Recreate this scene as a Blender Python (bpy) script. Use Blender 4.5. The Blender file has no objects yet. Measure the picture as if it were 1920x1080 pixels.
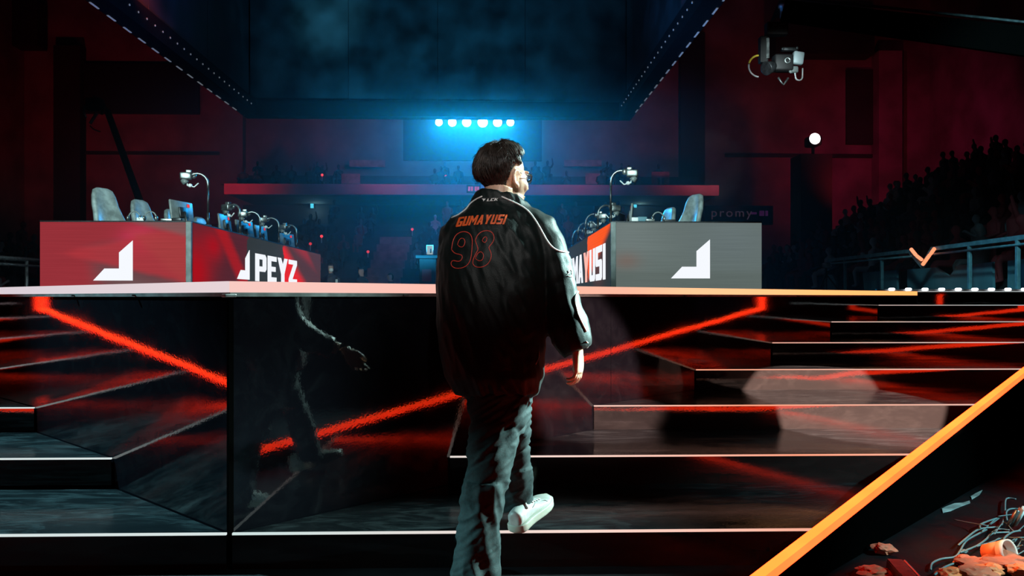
import bpy, bmesh, math, random
from mathutils import Vector, Matrix, noise
from mathutils.bvhtree import BVHTree
random.seed(7)
PI = math.pi
S = bpy.context.scene
COL = S.collection
S.view_settings.view_transform = 'Standard'
S.view_settings.look = 'None'
S.view_settings.exposure = 0.0
S.view_settings.gamma = 1.0
S.view_settings.use_curve_mapping = False

# ------------------------------------------------------------------ camera
F, CX, HY, EYE = 1555.0, 960.0, 557.0, 1.096
YAW = math.radians(1.474)
RV = Vector((math.cos(YAW), -math.sin(YAW), 0))
FV = Vector((math.sin(YAW), math.cos(YAW), 0))
CAM = Vector((0, 0, EYE))
cam = bpy.data.cameras.new('camera')
cam.sensor_width = 36.0
cam.lens = F / 1920 * 36.0
cam.shift_y = (HY - 540) / 1920
cam.clip_start = 0.05
cam.clip_end = 300
camo = bpy.data.objects.new('camera', cam)
camo.location = CAM
camo.rotation_euler = (PI / 2, 0, -YAW)
COL.objects.link(camo)
S.camera = camo

def P(px, py, D):
    return CAM + FV * D + RV * ((px - CX) / F * D) + Vector((0, 0, (HY - py) / F * D))
def PZ(px, py, z):
    return P(px, py, (EYE - z) * F / (py - HY))
def PY(px, py, Y):
    u = (px - CX) / F
    return P(px, py, Y / (FV.y + RV.y * u))
def PX(px, py, X):
    u = (px - CX) / F
    return P(px, py, X / (FV.x + RV.x * u))

# ------------------------------------------------------------------ materials
def new_mat(name):
    m = bpy.data.materials.new(name)
    m.use_nodes = True
    nt = m.node_tree
    nt.nodes.clear()
    out = nt.nodes.new('ShaderNodeOutputMaterial')
    return m, nt, out
def N(nt, kind, **kw):
    n = nt.nodes.new(kind)
    for k, v in kw.items():
        if k in n.inputs.keys() if hasattr(n.inputs, 'keys') else False:
            n.inputs[k].default_value = v
        else:
            setattr(n, k, v)
    return n
def L(nt, a, b):
    nt.links.new(a, b)
def rgba(c):
    return (c[0], c[1], c[2], 1.0)
def pbr(name, col, rough=0.5, metal=0.0, var=0.0, vscale=8.0, rvar=0.0, bump=0.0, bscale=40.0, spec=0.5, sheen=0.0, emit=None, estr=0.0, sub=0.0, col2=None, stretch=None):
    m, nt, out = new_mat(name)
    b = N(nt, 'ShaderNodeBsdfPrincipled')
    b.inputs['Base Color'].default_value = rgba(col)
    b.inputs['Roughness'].default_value = rough
    b.inputs['Metallic'].default_value = metal
    b.inputs['Specular IOR Level'].default_value = spec
    if sheen:
        b.inputs['Sheen Weight'].default_value = sheen
    if sub:
        b.inputs['Subsurface Weight'].default_value = sub
        b.inputs['Subsurface Radius'].default_value = (0.012, 0.004, 0.002)
    if emit:
        b.inputs['Emission Color'].default_value = rgba(emit)
        b.inputs['Emission Strength'].default_value = estr
    tc = N(nt, 'ShaderNodeTexCoord')
    vec = tc.outputs['Object']
    if stretch:
        mp = N(nt, 'ShaderNodeMapping')
        mp.inputs['Scale'].default_value = stretch
        L(nt, vec, mp.inputs['Vector'])
        vec = mp.outputs['Vector']
    n = N(nt, 'ShaderNodeTexNoise')
    n.inputs['Scale'].default_value = vscale
    n.inputs['Detail'].default_value = 6
    L(nt, vec, n.inputs['Vector'])
    if var or col2:
        mx = N(nt, 'ShaderNodeMix', data_type='RGBA')
        c2 = col2 if col2 else tuple(min(1, c * (1 + var * 2)) for c in col)
        c1 = col if col2 else tuple(c * (1 - var) for c in col)
        mx.inputs['A'].default_value = rgba(c1)
        mx.inputs['B'].default_value = rgba(c2)
        mr = N(nt, 'ShaderNodeMapRange')
        mr.inputs['From Min'].default_value = 0.35
        mr.inputs['From Max'].default_value = 0.7
        L(nt, n.outputs['Fac'], mr.inputs['Value'])
        L(nt, mr.outputs['Result'], mx.inputs['Factor'])
        L(nt, mx.outputs['Result'], b.inputs['Base Color'])
    if rvar:
        mr = N(nt, 'ShaderNodeMapRange')
        mr.inputs['From Min'].default_value = 0.3
        mr.inputs['From Max'].default_value = 0.7
        mr.inputs['To Min'].default_value = max(0.02, rough - rvar)
        mr.inputs['To Max'].default_value = rough + rvar
        L(nt, n.outputs['Fac'], mr.inputs['Value'])
        L(nt, mr.outputs['Result'], b.inputs['Roughness'])
    if bump:
        n2 = N(nt, 'ShaderNodeTexNoise')
        n2.inputs['Scale'].default_value = bscale
        n2.inputs['Detail'].default_value = 4
        L(nt, vec, n2.inputs['Vector'])
        bp = N(nt, 'ShaderNodeBump')
        bp.inputs['Strength'].default_value = bump
        bp.inputs['Distance'].default_value = 0.01
        L(nt, n2.outputs['Fac'], bp.inputs['Height'])
        L(nt, bp.outputs['Normal'], b.inputs['Normal'])
    L(nt, b.outputs['BSDF'], out.inputs['Surface'])
    return m
def emis(name, col, strength=1.0, noise_amt=0.0, nscale=6.0):
    m, nt, out = new_mat(name)
    e = N(nt, 'ShaderNodeEmission')
    e.inputs['Color'].default_value = rgba(col)
    e.inputs['Strength'].default_value = strength
    if noise_amt:
        tc = N(nt, 'ShaderNodeTexCoord')
        n = N(nt, 'ShaderNodeTexNoise')
        n.inputs['Scale'].default_value = nscale
        L(nt, tc.outputs['Object'], n.inputs['Vector'])
        mr = N(nt, 'ShaderNodeMapRange')
        mr.inputs['From Min'].default_value = 0.3
        mr.inputs['From Max'].default_value = 0.7
        mr.inputs['To Min'].default_value = strength * (1 - noise_amt)
        mr.inputs['To Max'].default_value = strength * (1 + noise_amt)
        L(nt, n.outputs['Fac'], mr.inputs['Value'])
        L(nt, mr.outputs['Result'], e.inputs['Strength'])
    L(nt, e.outputs['Emission'], out.inputs['Surface'])
    return m
def emis_ramp(name, axis, stops, strength=1.0):
    """an emissive strip whose colour changes along one object axis; stops = [(coordinate, colour)]"""
    m, nt, out = new_mat(name)
    e = N(nt, 'ShaderNodeEmission')
    e.inputs['Strength'].default_value = strength
    tc = N(nt, 'ShaderNodeTexCoord')
    sx = N(nt, 'ShaderNodeSeparateXYZ')
    L(nt, tc.outputs['Object'], sx.inputs['Vector'])
    lo, hi = stops[0][0], stops[-1][0]
    mr = N(nt, 'ShaderNodeMapRange')
    mr.inputs['From Min'].default_value = lo
    mr.inputs['From Max'].default_value = hi
    L(nt, sx.outputs[axis], mr.inputs['Value'])
    cr = N(nt, 'ShaderNodeValToRGB')
    els = cr.color_ramp.elements
    while len(els) < len(stops):
        els.new(0.5)
    for el, (x, c) in zip(els, stops):
        el.position = (x - lo) / (hi - lo)
    for el, (x, c) in zip(els, stops):
        el.color = rgba(c)
    L(nt, mr.outputs['Result'], cr.inputs['Fac'])
    L(nt, cr.outputs['Color'], e.inputs['Color'])
    L(nt, e.outputs['Emission'], out.inputs['Surface'])
    return m

def led_screen(name, base, layers, strength=1.0, size=(1, 1)):
    """an LED wall showing a graphic: layers = [(colour, opacity, [half planes (a,b,c,soft)], radial or None)] in 0..1 panel coordinates"""
    m, nt, out = new_mat(name)
    tc = N(nt, 'ShaderNodeTexCoord')
    mp = N(nt, 'ShaderNodeMapping')
    L(nt, tc.outputs['UV'], mp.inputs['Vector'])
    nz = N(nt, 'ShaderNodeTexNoise')
    nz.inputs['Scale'].default_value = 5.0
    nz.inputs['Detail'].default_value = 3
    L(nt, mp.outputs['Vector'], nz.inputs['Vector'])
    sx = N(nt, 'ShaderNodeSeparateXYZ')
    L(nt, mp.outputs['Vector'], sx.inputs['Vector'])
    def math_(op, a, b=None):
        n = N(nt, 'ShaderNodeMath', operation=op)
        for i, v in enumerate((a, b)):
            if v is None: continue
            if isinstance(v, (int, float)): n.inputs[i].default_value = v
            else: L(nt, v, n.inputs[i])
        return n.outputs[0]
    jit = math_('MULTIPLY', math_('SUBTRACT', nz.outputs['Fac'], 0.5), 0.06)
    U, V = sx.outputs[0], sx.outputs[1]
    cur = None
    for col, op, planes, radial in layers:
        mask = None
        for a, b, c, soft in planes:
            v = math_('ADD', math_('ADD', math_('MULTIPLY', U, a), math_('MULTIPLY', V, b)), c)
            v = math_('ADD', v, jit)
            mr = N(nt, 'ShaderNodeMapRange', interpolation_type='SMOOTHSTEP')
            mr.inputs['From Min'].default_value = -soft
            mr.inputs['From Max'].default_value = soft
            L(nt, v, mr.inputs['Value'])
            mask = mr.outputs['Result'] if mask is None else math_('MULTIPLY', mask, mr.outputs['Result'])
        if radial:
            u0, v0, ru, rv = radial
            d2 = math_('ADD', math_('POWER', math_('DIVIDE', math_('SUBTRACT', U, u0), ru), 2.0), math_('POWER', math_('DIVIDE', math_('SUBTRACT', V, v0), rv), 2.0))
            g = math_('EXPONENT', math_('MULTIPLY', d2, -1.0))
            mask = g if mask is None else math_('MULTIPLY', mask, g)
        mask = math_('MULTIPLY', mask, op)
        mx = N(nt, 'ShaderNodeMix', data_type='RGBA')
        if cur is None: mx.inputs['A'].default_value = rgba(base)
        else: L(nt, cur, mx.inputs['A'])
        mx.inputs['B'].default_value = rgba(col)
        L(nt, mask, mx.inputs['Factor'])
        cur = mx.outputs['Result']
    # pixel-row ripple of an LED wall
    rows = N(nt, 'ShaderNodeTexNoise')
    mp2 = N(nt, 'ShaderNodeMapping')
    mp2.inputs['Scale'].default_value = (2.0, 70.0, 1.0)
    L(nt, tc.outputs['UV'], mp2.inputs['Vector'])
    L(nt, mp2.outputs['Vector'], rows.inputs['Vector'])
    rows.inputs['Scale'].default_value = 1.0
    st = math_('MULTIPLY', math_('ADD', math_('MULTIPLY', rows.outputs['Fac'], 0.35), 0.83), strength)
    e = N(nt, 'ShaderNodeEmission')
    L(nt, st, e.inputs['Strength'])
    if cur is None: e.inputs['Color'].default_value = rgba(base)
    else: L(nt, cur, e.inputs['Color'])
    L(nt, e.outputs['Emission'], out.inputs['Surface'])
    return m

# glossy black stage skin: mirror-like acrylic with scuffs, dust and slight waviness
def gloss(name, col, r0, r1, dust, dust_amt, wave, wscale, stretch=(1, 1, 1), spec=0.5, fine=0.0):
    m, nt, out = new_mat(name)
    b = N(nt, 'ShaderNodeBsdfPrincipled')
    b.inputs['Specular IOR Level'].default_value = spec
    tc = N(nt, 'ShaderNodeTexCoord')
    mp = N(nt, 'ShaderNodeMapping')
    mp.inputs['Scale'].default_value = stretch
    L(nt, tc.outputs['Object'], mp.inputs['Vector'])
    n1 = N(nt, 'ShaderNodeTexNoise')
    n1.inputs['Scale'].default_value = 3.0
    n1.inputs['Detail'].default_value = 9
    n1.inputs['Roughness'].default_value = 0.68
    n1.inputs['Distortion'].default_value = 0.8
    L(nt, mp.outputs['Vector'], n1.inputs['Vector'])
    mr = N(nt, 'ShaderNodeMapRange')
    mr.inputs['From Min'].default_value = 0.38
    mr.inputs['From Max'].default_value = 0.68
    mr.inputs['To Min'].default_value = r0
    mr.inputs['To Max'].default_value = r1
    L(nt, n1.outputs['Fac'], mr.inputs['Value'])
    L(nt, mr.outputs['Result'], b.inputs['Roughness'])
    n2 = N(nt, 'ShaderNodeTexNoise')
    n2.inputs['Scale'].default_value = 5.0
    n2.inputs['Detail'].default_value = 12
    n2.inputs['Roughness'].default_value = 0.75
    n2.inputs['Distortion'].default_value = 1.5
    L(nt, mp.outputs['Vector'], n2.inputs['Vector'])
    mr2 = N(nt, 'ShaderNodeMapRange')
    mr2.inputs['From Min'].default_value = 0.48
    mr2.inputs['From Max'].default_value = 0.72
    mr2.inputs['To Min'].default_value = 0.0
    mr2.inputs['To Max'].default_value = dust_amt
    L(nt, n2.outputs['Fac'], mr2.inputs['Value'])
    mx = N(nt, 'ShaderNodeMix', data_type='RGBA')
    mx.inputs['A'].default_value = rgba(col)
    mx.inputs['B'].default_value = rgba(dust)
    L(nt, mr2.outputs['Result'], mx.inputs['Factor'])
    L(nt, mx.outputs['Result'], b.inputs['Base Color'])
    n3 = N(nt, 'ShaderNodeTexNoise')
    n3.inputs['Scale'].default_value = wscale
    n3.inputs['Detail'].default_value = 1.5
    L(nt, tc.outputs['Object'], n3.inputs['Vector'])
    bp = N(nt, 'ShaderNodeBump')
    bp.inputs['Strength'].default_value = 1.0
    bp.inputs['Distance'].default_value = wave
    L(nt, n3.outputs['Fac'], bp.inputs['Height'])
    last = bp
    if fine:
        n4 = N(nt, 'ShaderNodeTexNoise')
        n4.inputs['Scale'].default_value = 90
        n4.inputs['Detail'].default_value = 2
        L(nt, tc.outputs['Object'], n4.inputs['Vector'])
        bp2 = N(nt, 'ShaderNodeBump')
        bp2.inputs['Strength'].default_value = 1.0
        bp2.inputs['Distance'].default_value = fine
        L(nt, n4.outputs['Fac'], bp2.inputs['Height'])
        L(nt, bp.outputs['Normal'], bp2.inputs['Normal'])
        last = bp2
    L(nt, last.outputs['Normal'], b.inputs['Normal'])
    L(nt, b.outputs['BSDF'], out.inputs['Surface'])
    return m

M = {}
M['fascia'] = gloss('black_mirror_acrylic', (0.002, 0.002, 0.003), 0.025, 0.06, (0.04, 0.045, 0.05), 0.05, 0.0012, 1.8, (1, 1, 1), 0.6, 0.00009)
M['tread'] = gloss('black_glossy_vinyl', (0.004, 0.005, 0.006), 0.07, 0.26, (0.06, 0.075, 0.08), 0.42, 0.004, 1.4, (0.5, 1.6, 1), 0.5, 0.0004)
M['riser'] = gloss('black_gloss_riser', (0.0075, 0.007, 0.007), 0.03, 0.07, (0.04, 0.038, 0.036), 0.14, 0.006, 1.5, (1, 1, 2), 0.6, 0.0001)
M['floor'] = gloss('dark_arena_floor', (0.002, 0.002, 0.003), 0.5, 0.8, (0.006, 0.007, 0.008), 0.25, 0.003, 1.0, (1, 1, 1), 0.12)
M['black'] = pbr('matte_black', (0.006, 0.006, 0.007), 0.6, var=0.3)
M['dark_metal'] = pbr('dark_metal', (0.05, 0.055, 0.06), 0.4, 0.7, var=0.3, vscale=20)
M['alu'] = pbr('brushed_aluminium', (0.28, 0.31, 0.31), 0.4, 0.9, var=0.25, vscale=12, rvar=0.1)
M['grey_plastic'] = pbr('grey_plastic', (0.16, 0.19, 0.19), 0.4, 0.0, var=0.2)
M['white_plastic'] = pbr('white_plastic', (0.7, 0.75, 0.75), 0.35, 0.0, var=0.1)
M['chair'] = pbr('grey_leatherette', (0.24, 0.29, 0.29), 0.35, 0.0, var=0.3, bump=0.1)
M['chair_dark'] = pbr('dark_leatherette', (0.035, 0.042, 0.045), 0.4, 0.0, var=0.3)
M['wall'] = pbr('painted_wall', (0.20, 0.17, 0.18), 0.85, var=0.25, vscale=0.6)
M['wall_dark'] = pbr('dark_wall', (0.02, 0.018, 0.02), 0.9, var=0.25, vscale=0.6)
M['concrete'] = pbr('stand_concrete', (0.035, 0.036, 0.042), 0.9, var=0.3, vscale=1.5)
M['aisle'] = pbr('aisle_steps', (0.34, 0.10, 0.12), 0.85, var=0.25, vscale=3)
M['balcony'] = pbr('balcony_front', (0.55, 0.36, 0.50), 0.75, var=0.08, vscale=1)
M['screen_fabric'] = pbr('unlit_led_mesh', (0.05, 0.06, 0.065), 0.42, var=0.5, vscale=1.2, bump=0.12, bscale=120, rvar=0.1)
M['rail'] = pbr('painted_rail', (0.14, 0.26, 0.30), 0.5, 0.2, var=0.2)
M['channel'] = pbr('dark_aluminium', (0.10, 0.11, 0.11), 0.5, 0.8, var=0.25, vscale=12)
M['post_black'] = pbr('dull_black', (0.0006, 0.0006, 0.0006), 0.95, spec=0.0)
M['panel_teal'] = pbr('barrier_board', (0.10, 0.22, 0.27), 0.7, var=0.15, vscale=2)
M['white_led'] = emis('white_led', (1.0, 0.93, 0.97), 6.0)
M['lamp_white'] = emis('stage_lamp_glow', (0.62, 0.92, 1.0), 26.0)
M['marker'] = pbr('glowing_marker', (0.6, 0.65, 0.7), 0.4, emit=(0.6, 0.7, 0.8), estr=0.16)  # pale marker with a faint glow put into the material
M['logo_white'] = emis('led_logo_white', (0.92, 0.95, 1.0), 1.0)
M['strip_orange'] = emis('orange_led_strip', (1.0, 0.043, 0.006), 12.0, 0.12, 3.0)
M['strip_side'] = emis('orange_led_strip_side', (1.0, 0.027, 0.0055), 12.0, 0.12, 3.0)

# ------------------------------------------------------------------ mesh builder
ORIG = {}
class MB:
    def __init__(s):
        s.v = []; s.f = []; s.mi = []; s.uv = {}
        s.cur = 0
    def add(s, vs, fs):
        o = len(s.v)
        s.v += [Vector(v) for v in vs]
        for f in fs:
            s.f.append([i + o for i in f]); s.mi.append(s.cur)
        return o
    def box(s, c, size, rz=0.0, mat=None):
        x, y, z = (d / 2 for d in size)
        vs = [Vector((a, b, d)) for a in (-x, x) for b in (-y, y) for d in (-z, z)]
        R = mat if mat else Matrix.Rotation(rz, 3, 'Z')
        c = Vector(c)
        s.add([R @ v + c for v in vs], [(0, 1, 3, 2), (4, 6, 7, 5), (0, 4, 5, 1), (2, 3, 7, 6), (0, 2, 6, 4), (1, 5, 7, 3)])
    def box2(s, a, b):
        a, b = Vector(a), Vector(b)
        s.box((a + b) / 2, [abs(q) for q in (b - a)])
    def bbox(s, c, size, bev, rz=0.0, mat=None):
        """box with bevelled edges"""
        bm = bmesh.new()
        bmesh.ops.create_cube(bm, size=1.0)
        bmesh.ops.scale(bm, vec=size, verts=bm.verts)
        bmesh.ops.bevel(bm, geom=bm.edges[:], offset=bev, segments=2, affect='EDGES', profile=0.5)
        R = mat if mat else Matrix.Rotation(rz, 3, 'Z')
        c = Vector(c)
        bm.verts.index_update()
        s.add([R @ v.co + c for v in bm.verts], [[v.index for v in f.verts] for f in bm.faces])
        bm.free()
    def prism(s, pts, ext):
        """closed polygon (3D points, coplanar) extruded by the vector ext"""
        n = len(pts)
        pts = [Vector(p) for p in pts]; ext = Vector(ext)
        s.add(pts + [p + ext for p in pts], [list(range(n))[::-1], list(range(n, 2 * n))] + [(i, (i + 1) % n, n + (i + 1) % n, n + i) for i in range(n)])
    def rings(s, rings, cap=True):
        n = len(rings[0])
        vs = [v for r in rings for v in r]
        fs = []
        for k in range(len(rings) - 1):
            for i in range(n):
                j = (i + 1) % n
                fs.append((k * n + i, k * n + j, (k + 1) * n + j, (k + 1) * n + i))
        if cap:
            fs.append(list(range(n))[::-1])
            fs.append([(len(rings) - 1) * n + i for i in range(n)])
        s.add(vs, fs)
    def tube(s, pts, r, n=8, cap=True, flat=1.0):
        pts = [Vector(p) for p in pts]
        rs = r if isinstance(r, (list, tuple)) else [r] * len(pts)
        rings = []
        up = None
        for i, p in enumerate(pts):
            t = (pts[min(i + 1, len(pts) - 1)] - pts[max(i - 1, 0)])
            if t.length < 1e-9: t = Vector((0, 0, 1))
            t.normalize()
            if up is None:
                up = Vector((0, 0, 1)) if abs(t.z) < 0.9 else Vector((1, 0, 0))
            a = up - t * up.dot(t)
            if a.length < 1e-6: a = t.orthogonal()
            a.normalize(); up = a
            b = t.cross(a)
            rings.append([p + (a * math.cos(q) + b * math.sin(q) * flat) * rs[i] for q in (2 * PI * k / n for k in range(n))])
        s.rings(rings, cap)
    def lathe(s, prof, c=(0, 0, 0), n=16, R=None):
        c = Vector(c)
        R = R if R else Matrix.Identity(3)
        s.rings([[c + R @ Vector((r * math.cos(2 * PI * k / n), r * math.sin(2 * PI * k / n), z)) for k in range(n)] for r, z in prof], True)
    def ell(s, c, r, nu=16, nv=10, R=None):
        c = Vector(c); R = R if R else Matrix.Identity(3)
        rs = []
        for j in range(nv + 1):
            t = PI * j / nv
            q = max(math.sin(t), 0.02)
            rs.append([c + R @ Vector((r[0] * q * math.cos(2 * PI * k / nu), r[1] * q * math.sin(2 * PI * k / nu), -r[2] * math.cos(t))) for k in range(nu)])
        s.rings(rs, True)
    def quad_uv(s, a, b, c, d):
        """one face with UVs 0..1 (a = lower left, then counter-clockwise)"""
        o = s.add([a, b, c, d], [(0, 1, 2, 3)])
        s.uv[len(s.f) - 1] = [(0, 0), (1, 0), (1, 1), (0, 1)]
    def build(s, name, mats, parent=None, smooth=False, origin=None, fix=True):
        me = bpy.data.meshes.new(name)
        o = bpy.data.objects.new(name, me)
        if parent is not None:
            org = ORIG[parent.name]
        else:
            org = Vector(origin) if origin is not None else Vector((0, 0, 0))
        me.from_pydata([v - org for v in s.v], [], s.f)
        mats = mats if isinstance(mats, (list, tuple)) else [mats]
        for m in mats: me.materials.append(m)
        if len(mats) > 1: me.polygons.foreach_set('material_index', s.mi)
        if s.uv:
            lay = me.uv_layers.new(name='UVMap')
            for fi, uvs in s.uv.items():
                for li, uv in zip(me.polygons[fi].loop_indices, uvs): lay.data[li].uv = uv
        if fix and not s.uv:
            bm = bmesh.new(); bm.from_mesh(me)
            bmesh.ops.recalc_face_normals(bm, faces=bm.faces)
            bm.to_mesh(me); bm.free()
        if smooth:
            me.polygons.foreach_set('use_smooth', [True] * len(me.polygons))
        me.update()
        COL.objects.link(o)
        if parent is not None:
            o.parent = parent
            ORIG[o.name] = org
        else:
            o.location = org
            ORIG[o.name] = org
        return o
def tag(o, label, cat, group=None, kind=None):
    if label: o['label'] = label
    if cat: o['category'] = cat
    if group: o['group'] = group
    if kind: o['kind'] = kind
    return o
def thing(name, loc, label=None, cat=None, group=None, kind=None, rz=0.0):
    o = bpy.data.objects.new(name, None)
    o.empty_display_size = 0.1
    o.location = loc
    o.rotation_euler = (0, 0, rz)
    COL.objects.link(o)
    ORIG[o.name] = Vector(loc)
    return tag(o, label, cat, group, kind)
def local_thing(*a, **k):
    """thing whose parts are authored in local coordinates"""
    o = thing(*a, **k); ORIG[o.name] = Vector((0, 0, 0))
    return o
def copy_tree(o, parent=None):
    c = o.copy(); COL.objects.link(c)
    if parent is not None: c.parent = parent
    for ch in list(o.children): copy_tree(ch, c)
    return c
def structure(name, mb, m, label, cat='structure', smooth=False):
    o = mb.build(name, m, None, smooth)
    return tag(o, label, cat, None, 'structure')

# ------------------------------------------------------------------ block lettering (strokes in a unit-high box)
def _bar(x0, y0, x1, y1): return [(x0, y0), (x1, y0), (x1, y1), (x0, y1)]
GW = {'I': 0.24, 'M': 0.86, 'E': 0.56, 'L': 0.52, 'T': 0.62}
def glyph(ch):
    w = GW.get(ch, 0.64); t = 0.22; h = 0.19
    if ch == 'P': return w, [_bar(0, 0, t, 1), _bar(t, 1 - h, w - .08, 1), _bar(t, .36, w - .08, .36 + h), [(w - t, .44), (w - .08, .36), (w, .46), (w, .9), (w - .08, 1), (w - t, .9)]]
    if ch == 'E': return w, [_bar(0, 0, t, 1), _bar(t, 0, w, h), _bar(t, .41, w - .06, .41 + h), _bar(t, 1 - h, w, 1)]
    if ch == 'Y': return w + .06, [[(0, 1), (.23, 1), (.46, .5), (.46, .36), (.24, .36)], [(w + .06, 1), (w - .17, 1), (.24, .5), (.24, .36), (.46, .36)], _bar(.24, 0, .46, .4)]
    if ch == 'Z': return w, [_bar(0, 1 - h, w, 1), _bar(0, 0, w, h), [(0, h), (.28, h), (w, 1 - h), (w - .28, 1 - h)]]
    if ch == 'G': return w, [[(0, .08), (.08, 0), (t, 0), (t, 1), (.08, 1), (0, .92)], _bar(t, 0, w - .08, h), _bar(t, 1 - h, w, 1), [(w - t, 0), (w - .08, 0), (w, .08), (w, .54), (w - t, .54)], _bar(w - .34, .38, w - t, .54)]
    if ch == 'U': return w, [[(0, .08), (.08, 0), (t, 0), (t, 1), (0, 1)], _bar(t, 0, w - t, h), [(w - t, 0), (w - .08, 0), (w, .08), (w, 1), (w - t, 1)]]
    if ch == 'M': return w, [_bar(0, 0, t - .01, 1), _bar(w - t + .01, 0, w, 1), [(t - .01, 1), (t - .01, .62), (w / 2, .2), (w / 2, .56)], [(w - t + .01, 1), (w / 2, .56), (w / 2, .2), (w - t + .01, .62)]]
    if ch == 'A': return w + .06, [[(0, 0), (.22, 0), (.42, 1), (.24, 1)], [(w + .06, 0), (w - .16, 0), (.28, 1), (.46, 1)], _bar(.2, .2, w - .14, .36)]
    if ch == 'S': return w, [_bar(0, 0, w - .08, h), _bar(.0, 1 - h, w, 1), _bar(.06, .41, w - .06, .41 + h), [(0, .46), (.06, .41), (t, .41), (t, 1), (.08, 1), (0, .92)], [(w - t, 0), (w - .08, 0), (w, .08), (w, .54), (w - .06, .6), (w - t, .6)]]
    if ch == 'I': return w, [_bar(0.01, 0, .23, 1)]
    if ch == 'L': return w, [_bar(0, 0, t, 1), _bar(t, 0, w, h)]
    if ch == 'C': return w, [[(0, .08), (.08, 0), (t, 0), (t, 1), (.08, 1), (0, .92)], _bar(t, 0, w, h), _bar(t, 1 - h, w, 1)]
    if ch == 'K': return w, [_bar(0, 0, t, 1), [(t, .4), (w - .2, 1), (w, 1), (t, .3)], [(t, .62), (w - .2, 0), (w, 0), (t + .08, .7)]]
    if ch == 'T': return w, [_bar(0, 1 - h, w, 1), _bar(.2, 0, .42, 1 - h)]
    return .3, []
def word_polys(word, gap=0.1):
    x = 0; res = []
    for ch in word:
        w, ps = glyph(ch)
        res.append([[(x + u, v) for u, v in p] for p in ps])
        x += w + gap
    return x - gap, res
# ================================================================== STAGE AND STAIRS
R0, T0 = 0.145, 0.834
C0 = P(430, HY, 3.337); CXs, CYs = C0.x, C0.y
ZT = 8 * R0
s1 = PZ(1560, 985, R0)
SW = s1.x - (s1.y - CYs) - CXs          # channel width of a flight, measured along X
def yk(k): return CYs + (k - 1) * T0
nose_r = emis_ramp('warm_emissive_nosing', 'X', [(-1.0, (0.62, 0.75, 0.74)), (0.2, (0.95, 0.70, 0.62)), (1.4, (1.0, 0.36, 0.22)), (3.0, (0.85, 0.55, 0.46)), (5.0, (0.45, 0.5, 0.5)), (8.0, (0.4, 0.5, 0.5))], 1.0)  # emissive edge trim, colour varies along its length
nose_l = emis_ramp('cool_emissive_nosing', 'X', [(-9.0, (0.6, 0.45, 0.48)), (-3.0, (0.8, 0.62, 0.66)), (-1.0, (0.75, 0.85, 0.84))], 0.9)
def flight(side, nm, label):
    root = thing(nm, (CXs + side * (SW / 2), CYs + 3 * T0, 0), label, 'stairs', None, 'structure')
    for k in range(1, 9):
        y0, y1 = yk(k), yk(k + 1)
        a0 = CXs + side * (y0 - CYs + 0.012); a1 = CXs + side * (y1 - CYs + 0.012)
        b0 = CXs + side * (y0 - CYs + SW); b1 = CXs + side * (y1 - CYs + SW)
        z0, z1 = (k - 1) * R0, k * R0
        mb = MB()
        if k == 8:
            a1 = a0; b0 = b1 = CXs + side * (7 * T0 + 3.5)
            y1 = y0 + 0.30
        v = [(a0, y0, z0), (b0, y0, z0), (b1, y1, z0), (a1, y1, z0), (a0, y0, z1), (b0, y0, z1), (b1, y1, z1), (a1, y1, z1)]
        mb.cur = 0
        mb.add([v[4], v[5], v[6], v[7]], [(0, 1, 2, 3)])
        mb.cur = 1
        mb.add(v, [(0, 1, 5, 4), (1, 2, 6, 5), (2, 3, 7, 6), (3, 0, 4, 7), (3, 2, 1, 0)])
        st = mb.build('step', [M['tread'], M['riser']], root)
        nb = MB()
        h = 0.0055 if k > 1 else 0.0065
        nb.box2((a0, y0 - 0.004, z1 - h), (b0, y0 + 0.010, z1 + 0.0015))
        nb.build('nosing', nose_r if side > 0 else nose_l, st)
    return root
flight(1, 'stairs', 'glossy black stairs rising right of the stage corner with warm white edges')
flight(-1, 'stairs', 'glossy black stairs rising left of the stage corner with cool white edges')

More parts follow.
